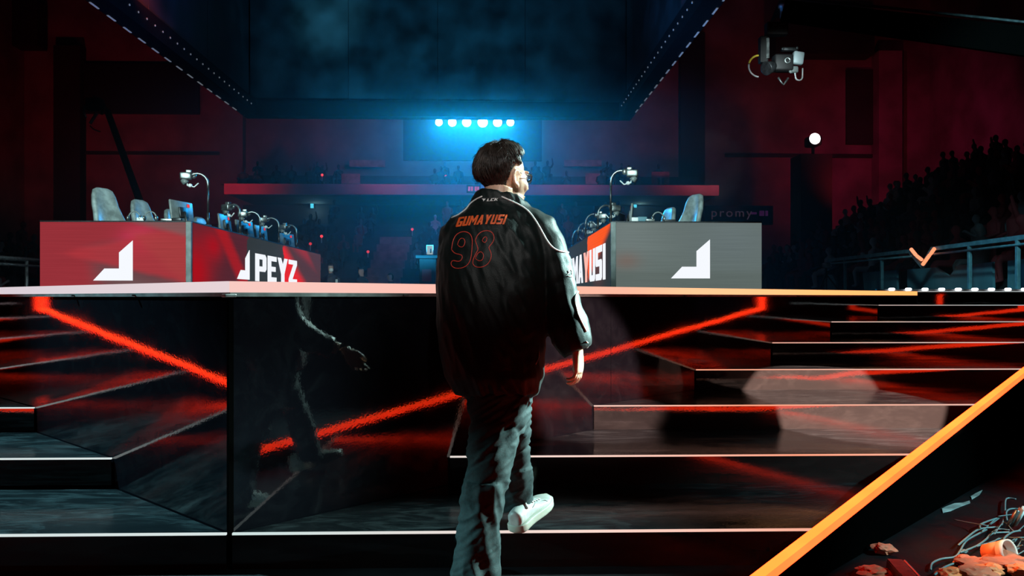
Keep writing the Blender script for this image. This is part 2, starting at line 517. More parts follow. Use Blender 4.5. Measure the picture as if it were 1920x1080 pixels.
# stringers with the orange strip along the outer side of each flight
def stringer(side, label):
    n = Vector((side * 0.7071, -0.7071, 0))      # outward, horizontal
    p = lambda k, off, z: Vector((CXs + side * ((k - 1) * T0 + SW), yk(k), 0)) + n * off + Vector((0, 0, z))
    ka, kb = -0.6, 6.35
    zz = lambda k: max(k, 0.0) * R0
    root = thing('stair_side_rail', p(1, 0.05, 0), label, 'stair rail', 'orange edged stair sides')
    wall = MB()
    for k0, k1 in ((ka, 0.0), (0.0, kb)):
        q = [p(k0, 0.004, -0.0), p(k1, 0.004, 0.0), p(k1, 0.004, zz(k1) + 0.018), p(k0, 0.004, zz(k0) + 0.018)]
        wall.prism(q, n * 0.054)
    wall.prism([p(kb, .004, 0), p(8.0, .004, 0), p(8.0, .004, 1.12), p(kb, .004, 1.12)], n * .054)
    wall.build('side_board', M['post_black'], root)
    st = MB()
    w, h = 0.046, 0.034
    for k0, k1 in ((ka, 0.0), (0.0, kb)):
        a = [p(k0, 0.012, zz(k0) + 0.019), p(k0, 0.012 + w, zz(k0) + 0.019), p(k0, 0.012 + w, zz(k0) + 0.019 + h), p(k0, 0.012, zz(k0) + 0.019 + h)]
        b = [p(k1, 0.012, zz(k1) + 0.019), p(k1, 0.012 + w, zz(k1) + 0.019), p(k1, 0.012 + w, zz(k1) + 0.019 + h), p(k1, 0.012, zz(k1) + 0.019 + h)]
        st.cur = 0
        st.add(a + b, [(3, 2, 6, 7)])
        st.cur = 1
        st.add(a + b, [(0, 1, 5, 4), (1, 2, 6, 5), (0, 3, 7, 4)])
    a = [p(kb, o_, z_) for z_ in (zz(kb) + .019, 1.13) for o_ in (.0, .058)]
    b = [p(kb - .05, o_, z_) for z_ in (zz(kb) + .019, 1.13) for o_ in (.0, .058)]
    st.cur = 1
    st.add(a + b, [(0, 1, 3, 2), (4, 6, 7, 5), (0, 4, 5, 1), (2, 3, 7, 6), (0, 2, 6, 4), (1, 5, 7, 3)])
    tag(st.build('light_strip', [M['strip_orange'], M['strip_side']], root), 'glowing orange strip', None)
stringer(1, 'black stair side with a glowing orange strip at the right of the photo')
stringer(-1, 'black stair side with a glowing orange strip beyond the left stairs')

# the stage itself: mirror fascia, aluminium channel, LED rim, deck
stage = thing('stage', (CXs, CYs, 0), 'black mirror sided stage with a glowing rim and pointed front corner', 'stage')
Rk = Vector((CXs + 7 * T0, yk(8), 0)); Lk = Vector((CXs - 7 * T0, yk(8), 0))
d = MB()
back = 21.4
d.prism([(CXs, CYs + 0.03, ZT - .07), (Rk.x, Rk.y + .03, ZT - .07), (Rk.x + 3.5, Rk.y + .03, ZT - .07), (Rk.x + 3.5, back, ZT - .07), (Lk.x - 4.2, back, ZT - .07), (Lk.x - 4.2, Lk.y + .03, ZT - .07), (Lk.x, Lk.y + .03, ZT - .07)], (0, 0, .068))
d.build('deck', M['riser'], stage)
def along(side, s): return Vector((CXs + side * s * 0.70711, CYs + s * 0.70711, 0))
LEN = 7 * T0 * 1.41421
for side, seams in ((1, (0.0, 2.55, 5.1, LEN)), (-1, (0.0, 2.50, 5.1, LEN))):
    inn = Vector((-side * 0.7071, 0.7071, 0)) * 0.02
    for a, b in zip(seams[:-1], seams[1:]):
        f = MB()
        A, B = along(side, a + .002), along(side, b - .002)
        f.prism([A, B, B + Vector((0, 0, ZT - .062)), A + Vector((0, 0, ZT - .062))], inn)
        f.build('fascia_panel', M['fascia'], stage)
    ch = MB()
    out = -inn * 0.4
    A, B = along(side, 0.0), along(side, LEN)
    ch.prism([A + out + Vector((0, 0, ZT - .062)), B + out + Vector((0, 0, ZT - .062)), B + out + Vector((0, 0, ZT - .0455)), A + out + Vector((0, 0, ZT - .0455))], inn * 1.4)
    ch.build('rim_channel', M['channel'], stage)
    for s in (0.9, 1.7, 3.4, 5.2):
        cb = MB()
        q = along(side, s) + out * 1.3
        cb.box((q.x, q.y, ZT - .056), (.03, .012, .008), rz=-side * PI / 4 if side < 0 else PI / 4)
        cb.build('clip', M['black'], stage)
    rim = MB()
    rim.prism([A + out + Vector((0, 0, ZT - .0455)), B + out + Vector((0, 0, ZT - .0455)), B + out + Vector((0, 0, ZT)), A + out + Vector((0, 0, ZT))], inn * 1.4)
    if side < 0:
        m_ = emis_ramp('lavender_rim_light', 'X', [(-6.0, (0.62, 0.52, 0.58)), (-1.6, (0.72, 0.64, 0.69)), (0.0, (0.80, 0.66, 0.68))], 1.0)
    else:
        m_ = emis_ramp('peach_rim_light', 'X', [(0.0, (0.95, 0.60, 0.55)), (0.8, (1.0, 0.53, 0.44)), (1.9, (1.0, 0.50, 0.36)), (2.4, (1.25, 0.62, 0.33)), (4.0, (1.5, 0.60, 0.20)), (5.8, (1.5, 0.55, 0.16))], 1.0)
    tag(rim.build('rim_light', m_, stage), 'lavender white rim light' if side < 0 else 'peach to orange rim light', None)
cp = MB()
cp.prism([(CXs - .014, CYs + .011, 0.0), (CXs, CYs - .003, 0.0), (CXs + .014, CYs + .011, 0.0), (CXs, CYs + .025, 0.0)], (0, 0, ZT - .062))
cp.build('corner_post', M['post_black'], stage)
cb = MB(); cb.bbox((CXs, CYs - .004, ZT - .058), (.05, .03, .014), .003, PI / 4); cb.build('corner_bracket', M['alu'], stage)
for x0, x1 in ((Rk.x, Rk.x + 4.2), (Lk.x - 4.2, Lk.x)):
    pass

# row of white floor lamps on the landing at the right
lb_y = yk(8) + 0.75
lb = thing('floor_light_bar', (6.2, lb_y, ZT), 'low bar of white lamps on the stage floor at the far right', 'light bar')
mb = MB(); mb.bbox((6.45, lb_y + .05, ZT + .016), (3.5, .06, .032), .006); lbh = mb.build('housing', M['grey_plastic'], lb)
for i in range(13):
    u = 1640 + i * 0
x = PY(1672, 545, lb_y).x
while x < 8.0:
    mb = MB(); mb.bbox((x, lb_y + .0, ZT + .030), (.062, .05, .032), .010); mb.build('lamp', M['white_led'], lbh, True)
    x += .205

# ================================================================== PLAYER BOOTHS
RED_FRONT = led_screen('booth_front_graphic', (0.30, 0.030, 0.040), [
    ((0.12, 0.05, 0.058), 0.9, [(0.45, -1.0, 0.50, 0.10), (1.0, 0.15, -0.42, 0.10)], None),
    ((0.16, 0.10, 0.10), 0.8, [(-0.7, -1.0, 0.62, 0.22), (1.0, 0.0, -0.45, 0.2)], None),
    ((0.62, 0.035, 0.10), 0.85, [], (0.66, 0.74, 0.12, 0.20)),
    ((0.42, 0.035, 0.045), 0.8, [(0.5, 1.0, -0.62, 0.05), (0.5, -1.0, 0.48, 0.06)], None),
    ((0.18, 0.10, 0.10), 0.8, [(0.6, 1.0, -1.38, 0.06)], None),
    ((0.38, 0.05, 0.05), 0.6, [(1.0, 0.5, -1.02, 0.06), (-0.3, -1.0, 1.05, 0.1)], None)], 1.0)
RED_SIDE = led_screen('booth_side_graphic', (0.085, 0.018, 0.028), [
    ((0.42, 0.004, 0.010), 0.9, [], (0.02, 0.30, 0.07, 0.5)),
    ((0.38, 0.006, 0.014), 0.9, [], (0.10, 0.72, 0.05, 0.22)),
    ((0.40, 0.010, 0.016), 0.8, [(6.0, 1.0, -1.65, 0.12), (-6.0, -1.0, 2.05, 0.12)], None),
    ((0.030, 0.038, 0.042), 1.0, [(1.0, 0.0, -0.30, 0.004)], None),
    ((0.10, 0.03, 0.035), 0.7, [(1.0, 0.0, -0.62, 0.12)], None),
    ((0.80, 0.012, 0.016), 1.0, [(1.0, 0.0, -0.585, 0.006), (-3.5, -1.0, 3.05, 0.18)], None),
    ((0.35, 0.02, 0.03), 0.8, [(1.6, 1.0, -2.1, 0.15), (-4.0, -1.0, 4.3, 0.12)], None)], 1.0)
GREY_FRONT = led_screen('booth_front_graphic_grey', (0.118, 0.150, 0.140), [
    ((0.165, 0.205, 0.20), 0.8, [], (0.12, 0.80, 0.30, 0.4)),
    ((0.13, 0.165, 0.17), 0.8, [], (0.80, 0.75, 0.35, 0.5)),
    ((0.20, 0.115, 0.090), 0.55, [], (0.10, 0.45, 0.09, 0.12)),
    ((0.10, 0.125, 0.115), 0.5, [(0.0, -1.0, 0.30, 0.05)], None)], 1.0)
GREY_SIDE = led_screen('booth_side_graphic_grey', (0.028, 0.040, 0.046), [
    ((0.16, 0.06, 0.06), 0.7, [], (0.84, 0.6, 0.08, 0.5)),
    ((0.95, 0.10, 0.020), 1.0, [(1.0, 0.0, -0.685, 0.004), (-2.2, 1.0, 1.25, 0.10)], None)], 1.0)

TOPZ = 2.158
def emblem_polys():
    return [[(0, 0), (1, 0), (1, 1), (0.655, 0.70), (0.655, 0.30), (0.285, 0.30)]]
def flat_glyphs(mb, polys, o, ux, uz, n, th=0.012):
    """polygons in (u,v) placed on the plane o + u*ux + v*uz, extruded along n"""
    for i, p in enumerate(polys):
        q = [o + ux * u + uz * v + n * (0.0006 * i) for u, v in p]
        mb.prism(q, n * th)
SCR = {}
def booth(xa, xb, yf, yb, side, name_word, scr_f, scr_s, label):
    """xa..xb front width, side face at x = xs (facing the centre), side=+1 when the side face looks to +X"""
    xs = xb if side > 0 else xa
    root = thing('player_booth', ((xa + xb) / 2, yf, ZT), label, 'booth', 'esports player booths')
    f = MB(); f.quad_uv((xa, yf, ZT + .004), (xb, yf, ZT + .004), (xb, yf, TOPZ), (xa, yf, TOPZ))
    fs = f.build('front_screen', scr_f, root)
    s = MB()
    s.quad_uv((xs, yf + .06, ZT + .004), (xs, yb, ZT + .004), (xs, yb, TOPZ), (xs, yf + .06, TOPZ)) if side > 0 else s.quad_uv((xs, yb, ZT + .004), (xs, yf + .06, ZT + .004), (xs, yf + .06, TOPZ), (xs, yb, TOPZ))
    ss = s.build('side_screen', scr_s, root)
    SCR[root.name] = (fs, ss)
    b = MB()
    b.box2((xa, yf + .012, ZT + .002), (xb, yf + .09, TOPZ - .004))
    xo, xi = (xs - .012, xs - .09) if side > 0 else (xs + .012, xs + .09)
    b.box2((xo, yf + .06, ZT + .002), (xi, yb, TOPZ - .004))
    xf = xa if side > 0 else xb
    b.box2((xf, yf + .09, ZT + .002), (xf + (.06 if side > 0 else -.06), yb, ZT + .5))
    b.box2((xa, yb - .06, ZT + .002), (xb, yb, ZT + .5))
    b.build('wall_frame', M['black'], root)
    c = MB(); c.bbox((xs - side * .03, yf + .01, (ZT + TOPZ) / 2 + .004), (.075, .06, TOPZ - ZT), .008); c.build('corner_post', M['grey_plastic'], root)
    t = MB(); t.box2((xa, yf - .005, TOPZ - .003), (xb, yf + .10, TOPZ + .016)); t.box2((xs + .005 * side, yf + .1, TOPZ - .003), (xs - side * .10, yb, TOPZ + .016)); t.build('top_trim', M['dark_metal'], root)
    w = MB(); w.box2((xs - side * .10, yf + .4, TOPZ - .14), (xs - side * .95, yb - .2, TOPZ - .10)); w.build('worktop', M['dark_metal'], root)
    fl = MB(); fl.box2((xa + .05, yf + .1, ZT), (xb - .05, yb - .06, ZT + .25)); fl.build('raised_floor', M['black'], root)
    # emblem on the front
    return root, xs
lx0, lx1 = PY(75, 480, 11.85).x, PY(358, 480, 11.85).x
rx0, rx1 = PY(1146, 480, 11.75).x, PY(1428, 480, 11.75).x
bl, blx = booth(lx0, lx1, 11.85, 20.8, 1, 'PEYZ', RED_FRONT, RED_SIDE, 'player booth with a red lit front and red side at left')
br, brx = booth(rx0, rx1, 11.75, 20.6, -1, 'GUMAYUSI', GREY_FRONT, GREY_SIDE, 'player booth with a grey lit front at right of centre')
def front_emblem(root, px0, px1, py0, py1, Y):
    a, b = PY(px0, py1, Y - .002), PY(px1, py0, Y - .002)
    mb = MB()
    flat_glyphs(mb, emblem_polys(), a, Vector((b.x - a.x, 0, 0)), Vector((0, 0, b.z - a.z)), Vector((0, -1, 0)), .008)
    tag(mb.build('emblem', M['logo_white'], SCR[root.name][0]), 'white corner shaped emblem', None)
front_emblem(bl, 175, 249, 451, 526, 11.85)
front_emblem(br, 1258, 1331, 449, 522, 11.75)
# side lettering and side emblem
def side_word(root, X, side, word, y0, y1, z0, z1, special=None):
    total, letters = word_polys(word, 0.09)
    for i, (ch, ps) in enumerate(zip(word, letters)):
        mb = MB()
        o = Vector((X + side * .003, y0, z0))
        flat_glyphs(mb, ps, o, Vector((0, (y1 - y0) / total, 0)), Vector((0, 0, z1 - z0)), Vector((side, 0, 0)), .008)
        mt = M['logo_white'] if not special or special.get(i) is None else special[i]
        mb.build('letter', mt, SCR[root.name][1])
pinkl = emis('led_logo_pink', (1.0, 0.50, 0.42), 1.0)
redl = emis('led_logo_red', (0.9, 0.02, 0.025), 1.0)
side_word(bl, blx, 1, 'PEYZ', PX(478, 500, blx).y, PX(556, 500, blx).y, 1.385, 1.885)
em = MB()
e0, e1 = PX(444, 500, blx).y, PX(467, 500, blx).y
flat_glyphs(em, emblem_polys(), Vector((blx + .003, e0, 1.40)), Vector((0, e1 - e0, 0)), Vector((0, 0, .52)), Vector((1, 0, 0)), .008)
em.build('emblem', M['logo_white'], SCR[bl.name][1])
side_word(br, brx, -1, 'GUMAYUSI', 18.9, PX(1136, 490, brx).y, 1.36, 1.90, {4: pinkl})

# gaming chairs
def make_chair(label):
    r = local_thing('gaming_chair', (0, 0, 0), label, 'chair', 'gaming chairs in the booths')
    # local: faces +x, origin at floor
    b = MB()
    def sec(z, w, th, x, bulge):
        pts = []
        for i in range(20):
            a = 2 * PI * i / 20
            ca, sa = math.cos(a), math.sin(a)
            yy = w * math.copysign(abs(sa) ** .6, sa)
            xx = x + th * math.copysign(abs(ca) ** .6, ca) + (bulge * (abs(yy) / max(w, .01)) ** 2)
            pts.append(Vector((xx, yy, z)))
        return pts
    b.rings([sec(.48, .24, .06, -.20, .10), sec(.60, .28, .07, -.23, .12), sec(.80, .29, .07, -.27, .12), sec(.95, .25, .065, -.30, .08), sec(1.08, .23, .06, -.32, .04), sec(1.22, .21, .05, -.34, .03), sec(1.31, .17, .045, -.355, .02), sec(1.345, .10, .03, -.36, .01)])
    bk = b.build('backrest', M['chair'], r, True)
    s = MB(); s.bbox((0, 0, .47), (.52, .52, .12), .04); s.build('seat', M['chair_dark'], r, True)
    for sy in (-1, 1):
        a = MB(); a.bbox((.02, sy * .31, .70), (.28, .09, .04), .015); a.tube([(.0, sy * .31, .69), (-.02, sy * .30, .55), (-.02, sy * .24, .44)], .022); a.build('armrest', M['grey_plastic'], r, True)
    g = MB(); g.tube([(0, 0, .42), (0, 0, .12)], .03)
    for k in range(5):
        a = 2 * PI * k / 5
        g.tube([(0, 0, .13), (.30 * math.cos(a), .30 * math.sin(a), .07)], .022); g.ell((.30 * math.cos(a), .30 * math.sin(a), .045), (.035, .03, .045), 8, 6)
    g.build('base', M['dark_metal'], r, True)
    return r
CH_Z = ZT + .25
proto = make_chair('gaming chair in the left booth, nearest the front')
chx = [(-5.60, 12.65), (-5.68, 14.2), (-5.72, 15.75), (-5.72, 17.3), (-5.72, 18.85)]
names = ['nearest the front', 'second from the front', 'third from the front', 'fourth from the front', 'farthest from the front']
for i, (x, y) in enumerate(chx):
    o = proto if i == 0 else copy_tree(proto)
    o.location = (x, y, CH_Z); o.rotation_euler = (0, 0, -0.42 + 0.06 * i)
    o['label'] = 'grey gaming chair in the red left booth, ' + names[i]
p_ = PY(1272, 400, 13.2)
for i, (x, y) in enumerate([(p_.x, 13.2), (p_.x, 15.2)]):
    o = copy_tree(proto); o.location = (x, y, CH_Z); o.rotation_euler = (0, 0, PI + 0.40 - .1 * i)
    o['label'] = 'grey gaming chair in the grey right booth, ' + ('nearest the front' if i == 0 else 'second from the front')

# monitors
LOGO_RED = emis('monitor_badge_red', (1.0, 0.05, 0.06), 0.9)
SCR_DARK = pbr('monitor_glass', (0.02, 0.022, 0.025), 0.15)
def make_monitor():
    r = local_thing('monitor', (0, 0, 0), 'x', 'monitor', 'monitors on the booth worktops')
    b = MB(); b.bbox((0, 0, .34), (.035, .56, .34), .012); sh = b.build('screen_shell', M['grey_plastic'], r, True)
    g = MB(); g.box((-.0185, 0, .34), (.003, .53, .31)); g.build('screen_glass', SCR_DARK, sh)
    h = MB(); h.bbox((.03, 0, .33), (.03, .20, .16), .01); h.build('rear_hump', M['dark_metal'], r, True)
    s = MB(); s.tube([(.05, 0, .34), (.07, 0, .2), (.05, 0, .02)], .02); s.bbox((.03, 0, .01), (.20, .26, .02), .006); s.build('stand', M['dark_metal'], r, True)
    l = MB(); l.box((.020, .16, .45), (.004, .06, .05)); tag(l.build('badge', LOGO_RED, sh), 'small red badge', None)
    return r
mon = make_monitor()
WZ = TOPZ - .10
first = True
names5 = ['nearest the front corner', 'second from the front corner', 'third from the front corner', 'fourth from the front corner', 'fifth from the front corner']
for i, (px, rz) in enumerate([(345, .25), (426, .05), (462, .3), (493, .15), (540, .4)]):
    o = mon if first else copy_tree(mon); first = False
    X = blx - .45
    q = PX(px, 400, X)
    o.location = (X, max(q.y, 12.45), WZ); o.rotation_euler = (0, -.12, -rz)
    o['label'] = 'monitor on the red left booth, ' + names5[i]
for i, (px, rz) in enumerate([(1180, 2.95), (1158, 2.75), (1118, 2.8)]):
    o = copy_tree(mon)
    X = brx + .5
    q = PX(px, 400, X)
    o.location = (X, max(q.y, 12.4), WZ); o.rotation_euler = (0, -.1, rz)
    o['label'] = 'monitor on the grey right booth, ' + names5[i]

# camera booms standing on the booth edge
def make_boom(h, reach, nm):
    r = local_thing('camera_boom', (0, 0, 0), 'x', 'camera boom', 'camera booms along the booth edges')
    p = MB(); p.tube([(0, 0, 0), (0, 0, h * .55)], .022); p.tube([(0, 0, h * .5), (0, 0, h)], .015); p.lathe([(.05, 0), (.05, .02), (.025, .04)]); p.build('pole', M['dark_metal'], r, True)
    pts = [(0, 0, h - .08)] + [(0 - reach * .5 * (1 - math.cos(a)), 0, h - .02 + .16 * math.sin(a)) for a in (PI * k / 8 for k in range(0, 7))]
    p = MB(); p.tube(pts, .017); p.build('arm', M['alu'], r, True)
    e = Vector(pts[-1])
    p = MB(); p.bbox(e + Vector((-.06, 0, -.0)), (.17, .11, .11), .02); p.bbox(e + Vector((-.02, 0, .07)), (.08, .07, .05), .01); p.ell(e + Vector((.05, .05, .02)), (.04, .03, .05), 8, 6); cbd = p.build('camera_body', M['alu'], r, True)
    p = MB(); p.lathe([(.045, 0), (.05, .07), (.042, .075)], e + Vector((-.10, 0, -.05)), 12, Matrix.Rotation(PI * .8, 3, 'Y')); p.build('lens', M['grey_plastic'], cbd, True)
    p = MB(); p.tube([e + Vector((-.05, 0, -.06)), e + Vector((-.04, .02, -.14)), e + Vector((.06, .0, -.16)), e + Vector((.12, 0, -.1))], .010); p.ell(e + Vector((.0, 0, -.14)), (.035, .03, .03), 8, 6); p.build('bracket', M['white_plastic'], r, True)
    return r
names_b = ['nearest the front corner', 'second along from the corner', 'third along from the corner', 'fourth along from the corner', 'farthest along from the corner']
boom0 = None
for i, (px, ytop, rz) in enumerate([(390, 345, .25), (450, 362, -.5), (488, 379, .2), (523, 392, .4), (556, 406, -.2)]):
    X = blx - .06
    q = PX(px, ytop, X)
    h = q.z + .0 - TOPZ
    if boom0 is None: boom0 = make_boom(1.0, .30, '')
    o = boom0 if i == 0 else copy_tree(boom0)
    o.location = (X, q.y, TOPZ + .015); o.rotation_euler = (0, 0, rz); o.scale = (1.0, 1.0, (q.z - TOPZ + .04) / 1.0)
    o.scale = (1, 1, 1)
    # the pole height differs from boom to boom: give each its own copied mesh heights
    dz = (q.z - TOPZ) - 1.0
    for chd in o.children_recursive:
        chd.data = chd.data.copy()
        for v in chd.data.vertices:
            if chd.name.startswith('pole'):
                if v.co.z > .3: v.co.z += dz
            else: v.co.z += dz
    o['label'] = 'camera boom on the red left booth, ' + names_b[i]
boomR = make_boom(1.0, .30, '')
for i, (px, ytop, rz) in enumerate([(1145, 340, PI - .2), (1121, 362, PI + .3), (1098, 382, PI - .3), (1084, 400, PI + .2), (1074, 414, PI)]):
    X = brx + .06
    q = PX(px, ytop, X)
    if q.y < 11.9: q.y = 11.9; q.z = EYE + (HY - ytop) / F * 11.9
    o = boomR if i == 0 else copy_tree(boomR)
    o.location = (X, q.y, TOPZ + .015); o.rotation_euler = (0, 0, rz)
    dz = (q.z - TOPZ) - 1.0
    for chd in o.children_recursive:
        chd.data = chd.data.copy()
        for v in chd.data.vertices:
            if chd.name.startswith('pole'):
                if v.co.z > .3: v.co.z += dz
            else: v.co.z += dz
    o['label'] = 'camera boom on the grey right booth, ' + names_b[i]

# keyboards, headsets and boxes lying on the booth front ledge
def small_box(px, py, Y, sx, sy, sz, m, nm, label, cat, rz=0.0):
    q = PY(px, py, Y)
    r = thing(nm, (q.x, Y, TOPZ + .016), label, cat, 'equipment on the booth ledges')
    mb = MB(); mb.bbox((q.x, Y, TOPZ + .016 + sz / 2), (sx, sy, sz), min(sx, sy, sz) * .22, rz); mb.build('body', m, r, True)
    return r
def headset(px, Y, label):
    q = PY(px, 410, Y)
    r = thing('headset', (q.x, Y, TOPZ + .016), label, 'headset', 'equipment on the booth ledges')
    z0 = TOPZ + .016
    mb = MB(); mb.tube([(q.x + .085 * math.cos(a), Y, z0 + .035 + .10 * math.sin(a)) for a in (PI * k / 10 for k in range(11))], .010); mb.build('headband', M['grey_plastic'], r, True)
    for s in (-1, 1):
        mb = MB(); mb.ell((q.x + s * .085, Y, z0 + .040), (.022, .04, .040), 10, 8); mb.build('ear_cup', M['alu'], r, True)
headset(252, 11.90, 'grey headset on the left booth ledge, beside the first chair')
headset(282, 11.90, 'grey headset on the left booth ledge, before the second chair')
small_box(264, 412, 11.90, .10, .07, .05, M['white_plastic'], 'control_box', 'small pale control box on the left booth ledge', 'box')
small_box(313, 410, 11.90, .16, .07, .035, M['alu'], 'microphone_base', 'low grey microphone base on the left booth ledge', 'microphone base', .2)
small_box(332, 410, 11.90, .14, .07, .045, M['dark_metal'], 'splitter_box', 'dark splitter box on the left booth ledge near the corner', 'box')
small_box(1190, 408, 11.80, .10, .07, .06, M['white_plastic'], 'control_box', 'small white control box on the right booth ledge', 'box')
small_box(1204, 410, 11.80, .14, .07, .07, M['panel_teal'], 'splitter_box', 'teal grey box on the right booth ledge', 'box')
headset(1234, 11.80, 'grey headset on the right booth ledge')
small_box(1218, 411, 11.80, .14, .07, .04, M['alu'], 'microphone_base', 'low grey microphone base on the right booth ledge', 'microphone base')
small_box(1256, 412, 11.80, .16, .06, .03, M['dark_metal'], 'cable_box', 'flat dark box on the right booth ledge by the chair', 'box')

# pedestal and tablet at centre stage
q0 = PY(803, 480, 18.0)
r = thing('pedestal', (q0.x, 18.0, ZT), 'black pedestal at centre stage with a flared top', 'pedestal')
mb = MB(); mb.bbox((q0.x, 18.0, ZT + .38), (.36, .36, .76), .01); mb.build('column', M['black'], r)
mb = MB(); mb.bbox((q0.x, 18.0, ZT + .80), (.52, .46, .07), .01); mb.build('top', M['black'], r)
mb = MB(); mb.box((q0.x - .02, 17.812, ZT + .40), (.20, .012, .26)); tag(mb.build('crest', pbr('dull_red', (.25, .01, .015), .6), r), 'dull red crest', None)
q1 = PY(806, 478, 18.0)
r = thing('tablet', (q1.x, 18.0, ZT + .835), 'small lit tablet standing on the black pedestal', 'tablet')
mb = MB(); mb.bbox((q1.x, 18.0, ZT + .835 + .115), (.155, .03, .23), .008); mb.build('case', M['white_plastic'], r)
mb = MB(); mb.box((q1.x, 17.982, ZT + .835 + .12), (.125, .006, .19)); mb.build('screen', emis('tablet_screen', (.55, .75, .80), .55), r)
mb = MB(); mb.box((q1.x + .02, 17.976, ZT + .835 + .10), (.03, .004, .09)); mb.build('pictogram', M['black'], r)

# ================================================================== HANGING SCREEN FRAME
Yb = 22.0
xl, xr = PY(455, 215, Yb).x, PY(1186, 215, Yb).x
zb = EYE + (HY - 219) / F * Yb
zt = zb + .40
rig = thing('hanging_screen', ((xl + xr) / 2, Yb, zb), 'huge dark screen frame hanging above the stage', 'hanging screen')
mb = MB(); mb.box2((xl, Yb, zb), (xr, Yb + .4, zt)); mb.build('rear_beam', M['black'], rig)
for sx, nm in ((xl, 'l'), (xr, 'r')):
    s = 1 if nm == 'l' else -1
    mb = MB(); mb.box2((sx, 6.0, zb), (sx + s * .36, Yb, zt)); sb = mb.build('side_beam', M['black'], rig)
    for k in range(5):
        y1 = Yb - k * 3.2; y0 = max(y1 - 3.19, 6.0)
        mb = MB(); mb.box2((sx + s * .10, y0, zt), (sx + s * .16, y1 - .004, 13.5)); mb.build('screen_panel', M['screen_fabric'], rig)
    for k in range(26):                      # faintly glowing marker dots along the beam
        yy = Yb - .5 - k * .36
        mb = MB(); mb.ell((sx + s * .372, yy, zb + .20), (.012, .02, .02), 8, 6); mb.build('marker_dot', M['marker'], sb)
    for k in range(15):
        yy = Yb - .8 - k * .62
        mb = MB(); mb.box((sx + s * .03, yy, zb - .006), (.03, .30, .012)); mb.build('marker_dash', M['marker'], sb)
n = 4
xs_ = [xl + .16, PY(652, 100, Yb).x, PY(820, 100, Yb).x, PY(985, 100, Yb).x, xr - .16]
for a, b in zip(xs_[:-1], xs_[1:]):
    mb = MB(); mb.box2((a + .005, Yb + .10, zt), (b - .005, Yb + .16, 13.5)); mb.build('screen_panel', M['screen_fabric'], rig)
mb = MB(); mb.box2((xl, Yb + .17, zt), (xr, Yb + .4, 13.5)); mb.box2((xl, 6.0, zt), (xl + .09, Yb, 13.5)); mb.box2((xr - .09, 6.0, zt), (xr, Yb, 13.5)); mb.build('backing', M['black'], rig)
mb = MB(); mb.ell((xl + .05, Yb - .03, zb + .08), (.06, .05, .09), 8, 6); mb.build('corner_bracket', M['alu'], rig)

# light bar with six lamps below the rear beam
Yl = 24.0
bz = EYE + (HY - 221.5) / F * Yl
bx0, bx1 = PY(762, 222, Yl).x, PY(1050, 222, Yl).x
lr = thing('lighting_bar', ((bx0 + bx1) / 2, Yl, bz), 'thin lighting bar carrying six bright stage lamps', 'lighting bar')
mb = MB(); mb.tube([(bx0, Yl + .16, bz + .05), (bx1, Yl + .16, bz + .05)], .025); mb.build('pipe', M['dark_metal'], lr, True)
for x in (bx0 + .3, (bx0 + bx1) / 2, bx1 - .3):
    mb = MB(); mb.tube([(x, Yl + .16, bz + .05), (x, Yl + .16, bz + 7.5)], .008, 6); mb.build('suspension_wire', M['dark_metal'], lr)
ordn = ['leftmost of the six', 'second from the left of the six', 'third from the left of the six', 'fourth from the left of the six', 'fifth from the left of the six', 'rightmost of the six']
BLUE = (0.0, 0.40, 1.0)
def spot(name, loc, target, energy, col, ang, blend=.3, rad=.05):
    li = bpy.data.lights.new(name, 'SPOT')
    li.energy = energy; li.color = col; li.spot_size = math.radians(ang); li.spot_blend = blend; li.shadow_soft_size = rad
    o = bpy.data.objects.new(name, li)
    o.location = loc
    o.rotation_euler = (Vector(target) - Vector(loc)).to_track_quat('-Z', 'Y').to_euler()
    COL.objects.link(o)
    return o
for i, px in enumerate((823, 848, 875, 905, 933, 957)):
    q = PY(px, 229.5, Yl - .12)
    big = (0.10, .115, .125, .14, .125, .105)[i]
    t = thing('stage_lamp', q, 'bright white stage lamp, %s under the hanging screen' % ordn[i], 'stage lamp', 'stage lamps on the lighting bar')
    Rm = Vector((0, -1, -.45)).to_track_quat('Z', 'Y').to_matrix()
    mb = MB(); mb.lathe([(.06, -.30), (.10, -.26), (.11, -.02), (big + .015, .0), (big + .015, -.01)], q, 16, Rm); hs = mb.build('housing', M['black'], t, True)
    mb = MB(); mb.lathe([(big, -.004), (big * .99, .012), (big * .5, .03), (.004, .035)], q, 20, Rm); mb.build('lens', M['lamp_white'], hs, True)
    mb = MB(); mb.tube([q + Vector((-.12, .1, 0)), q + Vector((-.12, .16, .16)), q + Vector((.12, .16, .16)), q + Vector((.12, .1, 0))], .008, 6); mb.build('yoke', M['dark_metal'], t)
    spot('stage_lamp_beam', q + Vector((0, -.16, -.07)), (q.x * 1.12 + .15, 14.0, -2.5), 560 * (big / .12) ** 2, BLUE, 92, .55, .06)
